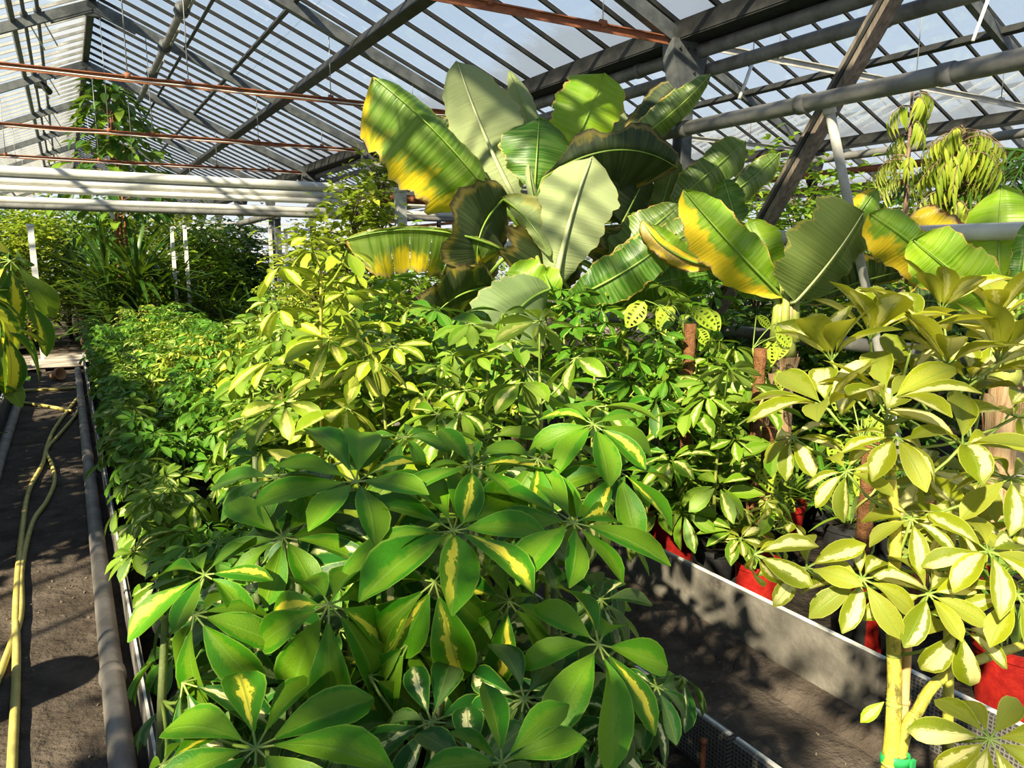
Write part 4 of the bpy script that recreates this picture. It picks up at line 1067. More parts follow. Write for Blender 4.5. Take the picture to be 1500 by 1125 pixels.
# ------------------------------------------------------------------ yellow umbrella plants at right front
def stake_plant(label, base_xy, stem_pts, rads, whorls, style, extra, stem_mat='stem_yellow', group='cream umbrella plants at the right front'):
    root = thing('umbrella_plant', label, 'plant', (base_xy[0], base_xy[1], BED_Z), group)
    add_pot(root, .12, .20, 'pot_black')
    o = root.location
    base = Vector((0, 0, .18))
    cvs = []
    for sp, rd in zip(stem_pts, rads):
        pts = [at(*p) - o for p in sp]
        if rd[0] > .009 and sp[0][1] > 1050: pts = [base] + pts
        cv = spline(pts, 6); n = len(cv); mb = MB(); mb.tube(cv, [rd[0] + (rd[1] - rd[0]) * k / (n - 1) for k in range(n)], 9)
        s_ = link('stem', mb.mesh('stem', M[stem_mat]), root)
        # growth rings
        m2 = MB()
        for k in range(2, n - 1, 4):
            d = (cv[k + 1] - cv[k]).normalized() * .003; r_ = rd[0] + (rd[1] - rd[0]) * k / (n - 1)
            m2.tube([cv[k] - d, cv[k] + d], r_ * 1.06, 9)
        link('leaf_scar', m2.mesh('leaf_scar', M['stem']), s_)
        cvs += [p + o for p in cv]
    rgp = random.Random(len(whorls))
    for (x, yp, t, R, tw, sd, dr, n, az, up) in whorls:
        c = at(x, yp, t)
        a = min(cvs, key=lambda p: (p - (c - Vector((0, 0, .07)))).length)
        compound_leaf(root, a, c, R * t / FPX * 1.16, cam_axis(c, tw, sd, up), n, style, rgp, dr, az)
    return root, cvs
b = at(1305, 1000, 1.34)
rA, cA = stake_plant('cream and yellow umbrella plant tied to a bamboo stake at right front', (b.x, b.y),
    [[(1303, 1118, 1.33), (1310, 1000, 1.33), (1307, 880, 1.33), (1312, 790, 1.33), (1305, 700, 1.34), (1302, 622, 1.35)],
     [(1318, 1105, 1.33), (1345, 1040, 1.33), (1372, 1000, 1.34), (1420, 972, 1.37), (1500, 944, 1.42), (1560, 920, 1.45)]],
    [(.0150, .008), (.0120, .007)],
    [(1218, 528, 1.42, 95, -.1, -.2, -.9, 8, .2, 1), (1275, 496, 1.50, 98, -.1, .1, -.95, 8, .4, 1), (1340, 490, 1.55, 95, -.1, .2, -.8, 8, .1, 1),
     (1210, 596, 1.36, 98, .0, -.3, -.6, 8, .5, 1), (1300, 588, 1.32, 102, .15, .1, -.6, 9, .3, 1), (1312, 640, 1.28, 80, .4, .2, .15, 7, .7, 1),
     (1410, 652, 1.30, 100, .2, .2, -.4, 8, .6, 1), (1387, 536, 1.45, 98, -.1, .2, -.8, 8, .3, 1), (1462, 530, 1.50, 98, -.1, .2, -.85, 8, .2, 1),
     (1240, 690, 1.32, 70, .4, -.4, .2, 7, .1, 1), (1480, 700, 1.3, 80, .4, .2, .1, 8, .8, 1),
     (1105, 812, 1.22, 78, .5, -1.0, .7, 7, .2, .5), (1182, 832, 1.24, 76, .7, -.5, -.1, 5, .9, 1), (1263, 848, 1.22, 82, .6, 0, .1, 9, .2, 1),
     (1360, 870, 1.22, 82, .6, .2, .1, 8, .4, 1), (1448, 808, 1.22, 90, .5, .2, -.1, 8, .1, 1), (1408, 920, 1.24, 84, .9, .2, .5, 7, .5, 1),
     (1450, 1082, 1.10, 92, 1.0, .1, .15, 9, .2, 1), (1490, 870, 1.2, 85, .6, .3, .3, 8, .3, 1), (1335, 760, 1.30, 70, .5, .2, .2, 7, .3, 1),
     (1400, 760, 1.36, 80, .4, .1, .1, 8, .2, 1), (1490, 610, 1.4, 85, .2, .2, -.2, 8, .7, 1), (1160, 640, 1.5, 60, .4, -.4, .2, 7, .7, 1)], 'cream', None)
# lone yellow leaf on the lower stem, bamboo stake and green tie
o = rA.location
a0 = at(1300, 1024, 1.32) - o; mb = MB(); mb.tube([at(1304, 1030, 1.33) - o, a0], .003, 5)
lf = link('leaf', mb.mesh('leaf', M['petiole']), rA)
x_ = (at(1258, 1058, 1.30) - at(1300, 1024, 1.32)); m = Matrix.Translation(a0) @ basis(x_, (EYE - at(1300, 1024, 1.32)) + Vector((-.3, 0, .2))) @ Matrix.Scale(.062, 4)
link('leaflet', leaflet_mesh('gold', 3), lf, None, m)
p0 = at(1320, 1118, 1.335); p1 = at(1332, 880, 1.345); d_ = (p0 - p1); p0 = p0 + d_ * ((p0.z - BED_Z) / -d_.z)
t = thing('bamboo_stake', 'tan bamboo stake tied to the yellow stem at right front', 'stake', p0); mb = MB(); n = 14
mb.tube([(p1 - p0) * (i / n) for i in range(n + 1)], .0085, 8); link('cane', mb.mesh('cane', M['stake']), t)
m2 = MB()
for f in (.45, .62, .8): m2.tube([(p1 - p0) * (f - .004), (p1 - p0) * (f + .004)], .0105, 8)
link('node', m2.mesh('node', M['stake']), t)
c = at(1311, 1112, 1.333); t = thing('plant_tie', 'green tape tie binding stem and stake at the bottom right', 'tie', c); mb = MB()
ring = []
for k in range(25):
    a = 2 * math.pi * k / 24; ring.append(CR * math.cos(a) * .0245 + CF * math.sin(a) * .0185 + Vector((0, 0, .002 * math.sin(a * 2))))
vs = []; fs = []
for k in range(24):
    for dz in (-.010, .010): vs.append(ring[k] + Vector((0, 0, dz)))
    for dz in (.010, -.010): vs.append(ring[k] * 1.05 + Vector((0, 0, dz)))
for k in range(24):
    for j in range(4): fs.append((k * 4 + j, k * 4 + (j + 1) % 4, ((k + 1) % 24) * 4 + (j + 1) % 4, ((k + 1) % 24) * 4 + j))
mb.add(vs, fs); link('loop', mb.mesh('loop', M['clip']), t)
mb = MB(); mb.box(CR * .026 + Vector((0, 0, -.004)) - CF * .01, (.012, .006, .014)); link('knot', mb.mesh('knot', M['clip'], False), t)
# second yellow plant, further back at the right edge
b = at(1420, 900, 1.62)
rB, cB = stake_plant('second cream umbrella plant, half out of the picture behind the staked one', (b.x, b.y),
    [[(1388, 1110, 1.62), (1392, 800, 1.62), (1402, 720, 1.62), (1424, 655, 1.62)]], [(.013, .007)],
    [(1330, 560, 1.65, 88, .1, -.2, -.6, 8, .1, 1), (1420, 560, 1.65, 92, .0, 0, -.7, 8, .6, 1), (1500, 575, 1.65, 85, .1, .2, -.3, 8, .3, 1), (1350, 690, 1.6, 75, .4, -.2, .1, 8, .3, 1),
     (1440, 700, 1.58, 80, .4, .1, .1, 8, .9, 1), (1500, 760, 1.55, 80, .5, .2, .2, 8, .4, 1), (1260, 560, 1.7, 70, .1, -.2, -.3, 8, .3, 1), (1380, 455, 1.72, 85, -.1, .1, -.9, 8, .6, 1), (1460, 470, 1.7, 90, -.1, .1, -.85, 8, .2, 1)], 'cream', None)

# broad-leaved umbrella plant reaching in from the left bed
b = at(-230, 440, 2.25)
rC = thing('umbrella_plant', 'dark broad-leaved umbrella plant with yellow centres reaching in from the left edge', 'plant', (b.x, b.y, BED_Z), None)
add_pot(rC, .15, .24, 'pot_black'); o = rC.location
pts = [Vector((0, 0, .2)), Vector((.02, 0, .8)), at(-120, 420, 2.25) - o, at(-60, 340, 2.25) - o]; cv = spline(pts, 6); mb = MB(); mb.tube(cv, [.016 - .009 * k / (len(cv) - 1) for k in range(len(cv))], 8)
link('stem', mb.mesh('stem', M['stem_dark']), rC); cvw = [p + o for p in cv]; rgp = random.Random(4)
for (x, yp, t, R, tw, sd, dr, n, az) in ((16, 382, 2.2, 78, .8, .5, .55, 8, .2), (2, 478, 2.15, 88, .7, .5, .45, 8, .6), (-30, 430, 2.1, 80, .7, .2, .4, 8, .3), (-60, 360, 2.2, 80, .6, 0, .2, 8, .3), (-80, 500, 2.1, 90, .8, 0, .4, 8, .4), (40, 440, 2.35, 70, .7, .4, .7, 7, .9), (-20, 530, 2.2, 60, .8, .3, .4, 7, .1)):
    c = at(x, yp, t); a = min(cvw, key=lambda p: (p - (c - Vector((0, 0, .05)))).length)
    compound_leaf(rC, a, c, R * t / FPX * 1.3, cam_axis(c, tw, sd), n, 'big_dark', rgp, dr, az)

# ------------------------------------------------------------------ bananas
def banana_root(label, px, yp, t, crown, r0, r1, mat='sheath', pot=None):
    p = at(px, yp, t); root = thing('banana_plant', label, 'plant', (p.x, p.y, BED_Z), None)
    o = root.location; top = at(*crown); h0 = 0.0
    if pot: add_pot(root, pot[0], pot[1], 'pot_red'); h0 = pot[1] * .9
    pts = spline([Vector((0, 0, h0)), (top - o) * .5 + Vector((.01, 0, 0)), top - o], 6); n = len(pts)
    mb = MB(); mb.tube(pts, [r0 + (r1 - r0) * k / (n - 1) for k in range(n)], 12); st = link('pseudostem', mb.mesh('pseudostem', M[mat]), root)
    m2 = MB(); rgx = random.Random(int(px))
    for k in range(9):        # loose dry sheaths
        a = rgx.uniform(0, 6.28); f = rgx.uniform(.05, .75); q = pts[int(f * (n - 1))]; L = rgx.uniform(.15, .3); w = r0 * .9
        vs = []; fs = []; uv = []
        for i in range(5):
            v = i / 4
            for j in range(3):
                aa = a + (j - 1) * .5; rr = (r0 + (r1 - r0) * f) * 1.04 + .03 * v * v
                vs.append(q + Vector((math.cos(aa) * rr, math.sin(aa) * rr, L * v))); uv.append((j / 2, v))
        for i in range(4):
            for j in range(2): fs.append((i * 3 + j, i * 3 + j + 1, i * 3 + j + 4, i * 3 + j + 3))
        m2.add(vs, fs, uv)
    link('dry_sheath', m2.mesh('dry_sheath', M[mat]), st)
    q0 = pts[int(n * .70)]; q1 = pts[-1]; mb = MB()
    mb.tube([q0.lerp(q1, i / 6) + Vector((0, 0, .05 * (i == 6))) for i in range(7)], [(r0 + (r1 - r0) * (.70 + .05 * i)) * (1.10 - .02 * i) * (1 if i < 6 else .55) for i in range(7)], 12)
    for k in range(5):
        a = k * 1.26; mb.tube([q0.lerp(q1, .3) + Vector((math.cos(a), math.sin(a), 0)) * r0 * .75, q1 + Vector((math.cos(a), math.sin(a), 0)) * r1 * .9 + Vector((0, 0, .10))], [r1 * .55, r1 * .35], 7)
    link('leaf_sheath', mb.mesh('leaf_sheath', M['stem']), root)
    return root, top
rb, top = banana_root('huge banana plant with scorched and yellowing leaves in the centre', 775, 420, 5.0, (772, 345, 4.95), .12, .07, 'sheath')
BL = banana_leaf
BL(rb, (722, 290), (547, 113), 4.85, 4.55, 92, 26, 'ban_yellow_left', (6, -6), .10, .15, .9, wave=.02, blunt=.72, start=.16, seed=1, petiole=top)
BL(rb, (757, 296), (670, 90), 5.02, 4.95, 50, 62, 'ban_pale', (-4, 4), .05, .2, .25, True, .02, rib='ban_rib_pale', blunt=.5, start=.45, seed=2, petiole=top, rib_r=.018)
BL(rb, (790, 222), (745, 103), 5.35, 5.35, 20, 24, 'ban_pale', (3, 0), 0, .5, .9, True, .02, blunt=.5, seed=3, petiole=top)
BL(rb, (826, 240), (884, 108), 5.15, 5.05, 52, 44, 'ban_bright', (2, 4), .06, .15, .2, False, .03, blunt=.86, start=.3, seed=4, petiole=top)
BL(rb, (783, 278), (790, 172), 4.80, 4.90, 54, 50, 'ban_green', (0, 0), .08, .2, .3, False, .02, blunt=.72, start=.5, seed=5, petiole=top, rib='ban_rib')
BL(rb, (895, 228), (1041, 108), 4.7, 4.42, 26, 28, 'ban_olive', (6, 6), .05, .3, .9, False, .02, blunt=.4, start=.4, seed=6, petiole=top)
BL(rb, (925, 215), (1003, 118), 5.05, 5.0, 26, 22, 'ban_shade_scorched', (-6, -4), 0, .5, .3, True, .02, seed=7, petiole=top)
BL(rb, (795, 262), (992, 246), 4.70, 4.65, 14, 84, 'ban_shade_scorched', (6, -34), .15, .9, -.15, True, .035, blunt=.75, start=.4, roll=-0.85, seed=8, petiole=top)
BL(rb, (800, 258), (965, 210), 4.78, 4.72, 14, 12, 'ban_gold', (4, -8), .1, .6, .6, False, .03, blunt=.8, seed=28)
BL(rb, (813, 422), (866, 230), 4.52, 4.42, 58, 66, 'ban_pale', (-6, 2), .10, .25, .15, True, .02, rib='ban_rib_pale', blunt=.62, start=.75, seed=9, rib_r=.02)
BL(rb, (738, 292), (806, 376), 4.55, 4.42, 32, 12, 'ban_yellow_bottom', (4, -8), .05, .3, .5, True, .03, seed=10, petiole=top)
BL(rb, (742, 288), (700, 388), 4.60, 4.45, 50, 42, 'ban_shade_scorched', (-14, -4), .10, -.1, .1, True, .03, blunt=.75, start=.3, roll=0.85, seed=11, petiole=top)
BL(rb, (738, 366), (503, 352), 4.50, 4.20, 66, 5, 'ban_yellow_bottom', (4, -22), .12, .25, .2, False, .03, ((.32, -1, .15), (.46, -1, .1), (.60, -1, .2), (.73, -1, .3)), blunt=.8, start=.2, seed=12)
BL(rb, (820, 440), (742, 400), 4.45, 4.40, 12, 34, 'ban_bright', (0, -4), .05, .2, .2, False, .03, seed=13)
BL(rb, (826, 442), (990, 342), 4.42, 4.25, 34, 36, 'ban_green', (6, 6), .08, .2, .2, False, .03, blunt=.6, start=.35, seed=14, petiole=top)
BL(rb, (850, 446), (1062, 398), 4.6, 4.5, 40, 34, 'ban_green', (0, -6), .06, .3, .3, False, .03, blunt=.5, start=.3, seed=15, petiole=top)
BL(rb, (806, 424), (728, 512), 4.25, 3.95, 64, 60, 'ban_green', (-8, -14), .08, .2, .25, False, .02, blunt=.7, start=.4, seed=16, petiole=top)
BL(rb, (980, 304), (1092, 206), 4.9, 4.85, 26, 34, 'ban_olive', (0, 0), .05, .2, .5, False, .02, blunt=.8, start=.3, seed=17, petiole=top)
BL(rb, (1050, 298), (1142, 224), 4.95, 5.0, 16, 24, 'ban_olive', (0, 4), .03, .2, .5, False, .02, blunt=.7, seed=18, petiole=top)
BL(rb, (1048, 392), (941, 321), 4.2, 4.1, 18, 12, 'ban_dead', (-14, 10), .05, .4, .8, False, .03, blunt=.6, seed=19)
BL(rb, (1046, 388), (955, 330), 4.24, 4.15, 6, 18, 'ban_bright', (-8, 8), .05, .3, .5, False, .02, seed=29)
BL(rb, (868, 405), (995, 300), 4.72, 4.6, 34, 32, 'ban_olive', (0, 0), .05, .3, .3, False, .03, seed=20, petiole=top)
BL(rb, (880, 400), (1040, 322), 4.55, 4.4, 32, 36, 'ban_olive', (0, 6), .05, .3, .3, False, .03, ((.5, 1, .3), (.7, -1, .3)), seed=21, petiole=top)
BL(rb, (720, 420), (630, 470), 4.6, 4.4, 34, 34, 'ban_shade_scorched', (-6, -10), .05, .1, .1, True, .03, roll=0.8, seed=22)
BL(rb, (728, 290), (636, 172), 5.15, 5.1, 30, 22, 'ban_shade_scorched', (10, -6), 0, .4, .4, False, .03, seed=23, petiole=top)
BL(rb, (885, 225), (908, 152), 5.35, 5.4, 18, 18, 'ban_pale', (2, 0), 0, .3, .3, True, .02, seed=24, petiole=top)
BL(rb, (965, 316), (990, 232), 4.95, 4.95, 20, 22, 'ban_olive', (0, 0), 0, .3, .3, True, .02, seed=25, petiole=top)
BL(rb, (786, 306), (774, 240), 4.72, 4.75, 11, 11, 'ban_pale', (-2, 0), 0, .9, .9, True, .0, seed=26, petiole=top, blunt=.8)
BL(rb, (796, 306), (812, 256), 4.74, 4.76, 12, 12, 'ban_bright', (2, 0), 0, .9, .9, False, .0, seed=27, petiole=top, blunt=.8)
BL(rb, (700, 420), (712, 330), 4.8, 4.7, 36, 40, 'ban_shade_scorched', (0, 0), 0, .2, .2, True, .02, roll=-0.9, seed=30, petiole=top)
BL(rb, (790, 430), (840, 350), 4.75, 4.7, 60, 60, 'ban_shade_scorched', (0, 0), 0, .2, .2, True, .02, roll=-0.9, seed=31, petiole=top)
BL(rb, (930, 420), (960, 340), 4.85, 4.8, 60, 60, 'ban_shade_scorched', (0, 0), 0, .2, .2, True, .02, roll=-0.9, seed=32, petiole=top)
BL(rb, (910, 330), (950, 250), 4.9, 4.85, 44, 44, 'ban_shade_scorched', (0, 0), 0, .2, .2, True, .02, roll=-0.9, seed=33, petiole=top)

rb2, top2 = banana_root('young banana with a yellow-gold leaf beside the vine poles', 1148, 470, 4.0, (1152, 448, 4.0), .075, .05, 'sheath')
BL(rb2, (1144, 433), (1001, 278), 3.95, 3.70, 50, 34, 'ban_gold', (0, 4), .06, .2, .25, False, .02, blunt=.45, start=.35, seed=1, petiole=top2)
BL(rb2, (1154, 436), (1096, 322), 4.05, 4.05, 28, 34, 'ban_bright', (-4, 0), .04, .2, .3, False, .02, blunt=.7, start=.3, seed=2, petiole=top2)
BL(rb2, (1166, 442), (1264, 312), 3.9, 3.75, 52, 46, 'ban_olive', (4, 2), .06, .2, .25, True, .02, blunt=.75, start=.25, roll=-.8, seed=3, petiole=top2, rib='ban_rib_pale')
BL(rb2, (1235, 345), (1284, 276), 4.15, 4.1, 20, 20, 'ban_gold', (0, 0), 0, .4, .3, False, .02, seed=4)
BL(rb2, (1178, 444), (1350, 392), 4.2, 4.1, 26, 24, 'ban_shade_scorched', (0, -6), .04, .3, .3, False, .02, roll=-.8, seed=5, petiole=top2)
BL(rb2, (1130, 440), (1020, 340), 4.25, 4.3, 24, 24, 'ban_green', (0, 0), 0, .3, .3, False, .02, seed=6, petiole=top2)
BL(rb2, (1080, 330), (1060, 262), 4.5, 4.5, 24, 22, 'ban_green', (0, 0), 0, .3, .3, False, .02, seed=7)
rb3, top3 = banana_root('banana with broad bright leaves at the right edge', 1482, 520, 3.4, (1478, 480, 3.4), .085, .055, 'sheath')
BL(rb3, (1466, 458), (1336, 350), 3.35, 3.15, 44, 46, 'ban_bright', (0, -2), .06, .15, .2, False, .02, blunt=.6, start=.3, seed=1, petiole=top3)
BL(rb3, (1420, 440), (1273, 312), 3.75, 3.65, 46, 26, 'ban_gold', (6, -6), .05, .3, .4, False, .03, blunt=.75, start=.3, seed=2, petiole=top3)
BL(rb3, (1440, 425), (1330, 318), 3.9, 3.85, 30, 40, 'ban_dead', (4, -4), .04, .3, .4, False, .05, blunt=.8, start=.2, seed=3, petiole=top3)
BL(rb3, (1470, 450), (1468, 272), 3.55, 3.55, 46, 48, 'ban_bright', (-6, 0), .05, .5, .15, False, .02, blunt=.72, start=.3, seed=4, petiole=top3)
BL(rb3, (1492, 460), (1506, 325), 3.3, 3.3, 18, 26, 'ban_green', (0, 0), .03, .3, .3, False, .02, seed=5, petiole=top3)
BL(rb3, (1480, 478), (1453, 398), 3.2, 3.2, 13, 13, 'ban_bright', (-4, 2), 0, .8, .8, False, .0, seed=6, petiole=top3, blunt=.8)
BL(rb3, (1440, 460), (1330, 440), 3.6, 3.5, 24, 40, 'ban_shade_scorched', (0, -6), .03, .3, .3, False, .03, seed=7, petiole=top3)
BL(rb3, (1500, 470), (1590, 380), 3.4, 3.4, 40, 40, 'ban_bright', (0, 0), .03, .3, .3, False, .02, seed=8, petiole=top3)

# ------------------------------------------------------------------ vines on moss poles, holey leaves
HOLEY = []
def holey_mesh(k):
    rgx = random.Random(k + 9); mb = MB(); nx, ny = 8, 15; vs = []; uv = []; fs = []
    for i in range(ny + 1):
        v = i / ny; w = (math.sin(math.pi * v ** .75) ** .7) * .33 if 0 < i < ny else .01
        for j in range(nx + 1):
            u = j / nx * 2 - 1
            vs.append((v + (.16 * abs(u) - .10 * abs(u) * (v < .12)) * (1 - v), u * w, .12 * abs(u) * .4 - .18 * v * v)); uv.append(((u + 1) / 2, v))
    for i in range(ny):
        for j in range(nx):
            u = (j + .5) / nx * 2 - 1
            if 2 <= i <= ny - 3 and i % 2 == 0 and .25 < abs(u) < .75 and not (abs(u) > .5 and rgx.random() < .25): continue
            a = i * (nx + 1) + j; fs.append((a, a + nx + 1, a + nx + 2, a + 1))
    mb.add(vs, fs, uv, rgx.random()); return mb.mesh('leaf', M['holey'])
HOLEY = [holey_mesh(k) for k in range(4)]
def vine(label, px, y_top, y_bot, t, spots, pole=True, size=.10):
    p = at(px, y_bot, t); tp = at(px, y_top, t)
    root = thing('holey_leaf_vine', label, 'plant', (p.x, p.y, BED_Z), 'holey-leaved vines')
    o = root.location; add_pot(root, .11, .19, 'pot_black'); h = tp.z - BED_Z
    if pole:
        mb = MB(); n = 18; rgx = random.Random(int(px)); mb.tube([(0, 0, .15 + (h - .15) * i / n) for i in range(n + 1)], [.030 + rgx.uniform(-.003, .003) for i in range(n + 1)], 10); link('moss_pole', mb.mesh('moss_pole', M['moss_pole']), root)
    mb = MB(); n = 30; pts = [Vector((math.cos(i * .5) * .036, math.sin(i * .5) * .036, .17 + (h - .17) * i / n)) for i in range(n + 1)]; mb.tube(pts, .005, 6); link('stem', mb.mesh('stem', M['stem']), root)
    rgx = random.Random(int(px) + 1)
    for (x, yy) in spots:
        c = at(x, yy, t + rgx.uniform(-.12, .05)) - o
        a = min(pts, key=lambda q: (q - c - Vector((0, 0, .03))).length)
        mb = MB(); mb.tube(bez(a - c, (a - c) * .4 + Vector((0, 0, .03)), Vector((0, 0, 0)), 4), .003, 5); lf = link('leaf', mb.mesh('leaf', M['petiole']), root, c)
        dirx = CR * rgx.uniform(-.7, .7) + Vector((0, 0, -rgx.uniform(.4, 1))) - CF * .25
        s = size * rgx.uniform(.9, 1.5)
        link('blade', HOLEY[rgx.randrange(4)], lf, None, basis(dirx, -CF + UPV * .7 + CR * rgx.uniform(-.4, .4)) @ Matrix.Scale(s, 4))
    return root
vine('lime holey-leaved vine on a brown moss pole left of the young banana', 1100, 505, 770, 3.75, [(1108, 462), (1135, 475), (1125, 498), (1148, 492), (1120, 515), (1130, 660), (1140, 690), (1125, 700), (1135, 720), (1145, 735), (1120, 735), (1128, 640), (1142, 650), (1118, 670), (1138, 540), (1090, 560), (1126, 590)], True, .095)
vine('lime holey-leaved vine on the second moss pole from the banana trunk', 1118, 620, 775, 3.55, [(1128, 668), (1120, 706), (1136, 726), (1105, 690), (1132, 750)], True, .10)
vine('lime holey-leaved vine trailing in front of the big banana base', 1000, 470, 760, 3.9, [(945, 440), (985, 447), (1010, 450), (1030, 452), (965, 446), (1000, 470), (1020, 480)], True, .12)
vine('holey-leaved vine behind the staked plant stem', 1262, 640, 830, 2.9, [(1262, 612), (1250, 622), (1275, 605), (1330, 545), (1240, 560), (1300, 640), (1280, 680), (1225, 640), (1250, 690)], True, .10)
vine('holey-leaved vine low behind the cream plant at right', 1345, 700, 870, 2.6, [(1340, 760), (1350, 740), (1330, 740), (1325, 775), (1360, 780), (1345, 715), (1310, 720)], True, .09)

# pots of small plants along the concrete wall
def fan_plant(label, x, y, pot_r, pot_h, potm, n, L, W, style, group=None, el=(.2, 1.2), z=BED_Z, droop=.6):
    root = thing('tufted_plant', label, 'plant', (x, y, z), group); rgx = random.Random(int(x * 331 + y * 77))
    h0 = .02
    if potm: add_pot(root, pot_r, pot_h, potm); h0 = pot_h * .88
    ms = []
    for k in range(5):
        mb = MB(); mb.add(*leaflet_geo(1, W / L, 2, 6, .3, rgx.uniform(.5, 1.1) * droop, 0, .8, .5)); ms.append(mb.mesh('leaf', M[style]))
    for k in range(n):
        a = rgx.uniform(0, 6.28); e = rgx.uniform(*el); r_ = rgx.uniform(0, pot_r * .5)
        x_ = Vector((math.cos(a) * math.cos(e), math.sin(a) * math.cos(e), math.sin(e)))
        m = Matrix.Translation((math.cos(a) * r_, math.sin(a) * r_, h0 + rgx.uniform(0, .03))) @ basis(x_, UPV) @ Matrix.Scale(L * rgx.uniform(.6, 1.1), 4)
        link('leaf', ms[rgx.randrange(5)], root, None, m)
    return root
p = at_z(1268, 950, .13)
fan_plant('wiry small plant in the big red pot behind the yellow stem', p.x + .1, p.y, .135, .26, 'pot_red', 14, .22, .02, 'small_leaf', 'small plants in red pots')
umbrella_plant(2.52, 2.15, .52, 6, 'cream', .8, 'small pale umbrella plant in a red pot beside the concrete wall', 'small plants in red pots', 2, pot='pot_red', low=.5)
for (px, yp, lab) in ((1140, 795, 'grassy plant in the bright red pot below the vine poles'), (1395, 905, 'leafy tuft in a dark red pot behind the staked plant'), (1478, 1030, 'leafy tuft in a dark red pot at the right edge'), (985, 812, 'leafy tuft in a red pot left of the concrete wall bend'), (1240, 830, 'grassy tuft behind the staked stem'), (1320, 840, 'grassy tuft right of the staked stem')):
    p = at_z(px, yp, .13)
    fan_plant(lab, p.x, p.y, .125, .24, 'pot_black' if 'tuft ' in lab and 'staked stem' in lab else 'pot_red', 30, .30, .022, 'small_leaf', 'small plants in red pots', (.5, 1.4))
rgx = random.Random(61); k = 0
for (px, yp) in ((1170, 760), (1205, 770), (1235, 770), (1190, 720), (1290, 770), (1340, 800), (1400, 800), (1450, 850), (1390, 950), (1455, 930), (1220, 700), (1160, 700), (1060, 760), (1075, 720), (1440, 760)):
    p = at_z(px, yp, .13)
    fan_plant('bushy green tuft among the red pots, %s counted from the second aisle outwards' % ordn[k], p.x, p.y, .10, .16, 'pot_black', 34, rgx.uniform(.26, .42), .028, ('small_leaf', 'mid_green', 'strap')[k % 3], 'green tufts among the red pots', (.3, 1.4)); k += 1

# ------------------------------------------------------------------ background shrubs and trees
def shrub(name, label, x, y, h, rad, n, L, W, style, trunk_h=.3, hang=0.0, clumps=26, z=BED_Z, group=None, squash=1.0, spread=.2, droop=.3, seedx=0, taper=0.5):
    root = thing(name, label, 'tree' if 'tree' in name else 'shrub', (x, y, z), group)
    rgx = random.Random(int(x * 91 + y * 57) + seedx)
    cs = []; tb = MB()
    trunk_top = h * .8
    tb.tube([(0, 0, 0), (.02, .01, h * .4), (0, 0, trunk_top)], [.02 + h * .008, .018 + h * .004, .008], 7)
    for i in range(clumps):
        f = rgx.uniform(0, 1); zc = trunk_h + (h - trunk_h) * f
        r_ = rad * math.sqrt(rgx.uniform(.05, 1)) * (1 - taper * f) ; a = rgx.uniform(0, 6.28)
        c = Vector((math.cos(a) * r_, math.sin(a) * r_ * squash, zc)); cs.append(c)
        z0 = max(0.05, zc - r_ * .7 - .15)
        tb.tube([(0, 0, min(z0, trunk_top)), (c.x * .5, c.y * .5, (z0 + zc) / 2 + .03), c], [.010, .007, .003], 5, False)
    link('trunk', tb.mesh('trunk', M['bark']), root)
    mb = MB(); scatter_leaves(mb, cs, n, L, W, rgx, droop, spread, hang)
    f = link('foliage', mb.mesh('foliage', M[style]), root); f['kind'] = 'stuff'
    return root
# climbing shrub left of the banana
p = at_y(520, 400, 7.6)
shrub('climbing_shrub', 'tall light green climbing shrub at the end of the white pipes, left of the banana', p.x, p.y, 2.15, .55, 1500, .11, .065, 'small_gold', .5, clumps=34, spread=.14)
p = at_y(558, 300, 8.0)
shrub('climbing_shrub', 'slender light green climber reaching the gutter above the white pipes', p.x, p.y, 2.62, .28, 500, .11, .065, 'small_gold', 1.6, clumps=14, spread=.12)
p = at_y(460, 420, 8.4)
shrub('leafy_shrub', 'yellow-green shrub behind the tall yellow umbrella plant', p.x, p.y, 1.75, .5, 1000, .12, .06, 'small_gold', .3, clumps=24, spread=.16)
p = at_y(630, 400, 6.2)
shrub('leafy_shrub', 'olive shrub hidden behind the tattered banana leaf', p.x, p.y, 1.45, .45, 800, .11, .055, 'small_leaf', .3, clumps=22, spread=.15)
# end of the left bays, past the cross path
bg = [(40, 15.6, 2.45, .8, 'small_gold', 'yellow-green bush behind the white square post'), (100, 17.5, 2.5, .8, 'small_leaf', 'tall bush behind the strap-leaved clump, left side'), (185, 16.4, 2.5, .65, 'small_dark', 'dark broadleaf bush below the white pipes'),
      (245, 15.8, 2.35, .75, 'small_gold', 'bright yellow-green bush left of the paired thin posts'), (310, 15.2, 2.1, .7, 'small_leaf', 'green bush right of the paired thin posts'), (345, 16.4, 2.3, .6, 'small_dark', 'dark green bush at the edge of the clearing'),
      (395, 16.6, 1.5, .5, 'small_leaf', 'low bush in the far clearing'), (60, 20, 2.6, 1.0, 'small_gold', 'distant yellow bush at far left'), (290, 19, 2.5, .9, 'small_gold', 'distant yellow bush above the paired posts'), (140, 21, 2.7, 1.0, 'small_leaf', 'distant tall bush behind the dark broadleaf bush'),
      (340, 21, 2.4, .9, 'small_dark', 'distant dark bush left of the clearing'), (0, 17, 2.4, .9, 'small_leaf', 'bush at the far left edge'), (440, 14.6, 1.3, .5, 'small_dark', 'low dark bush right of the clearing posts')]
for (px, Y, h, r_, st, lab) in bg:
    p = at_y(px, 450, Y)
    shrub('leafy_shrub', lab, p.x, Y, h, r_, 2400 if Y < 18 else 1400, .15 if st != 'small_dark' else .19, .075, st, .3, clumps=40, spread=.2, z=0, group='bushes past the cross path', taper=.3)
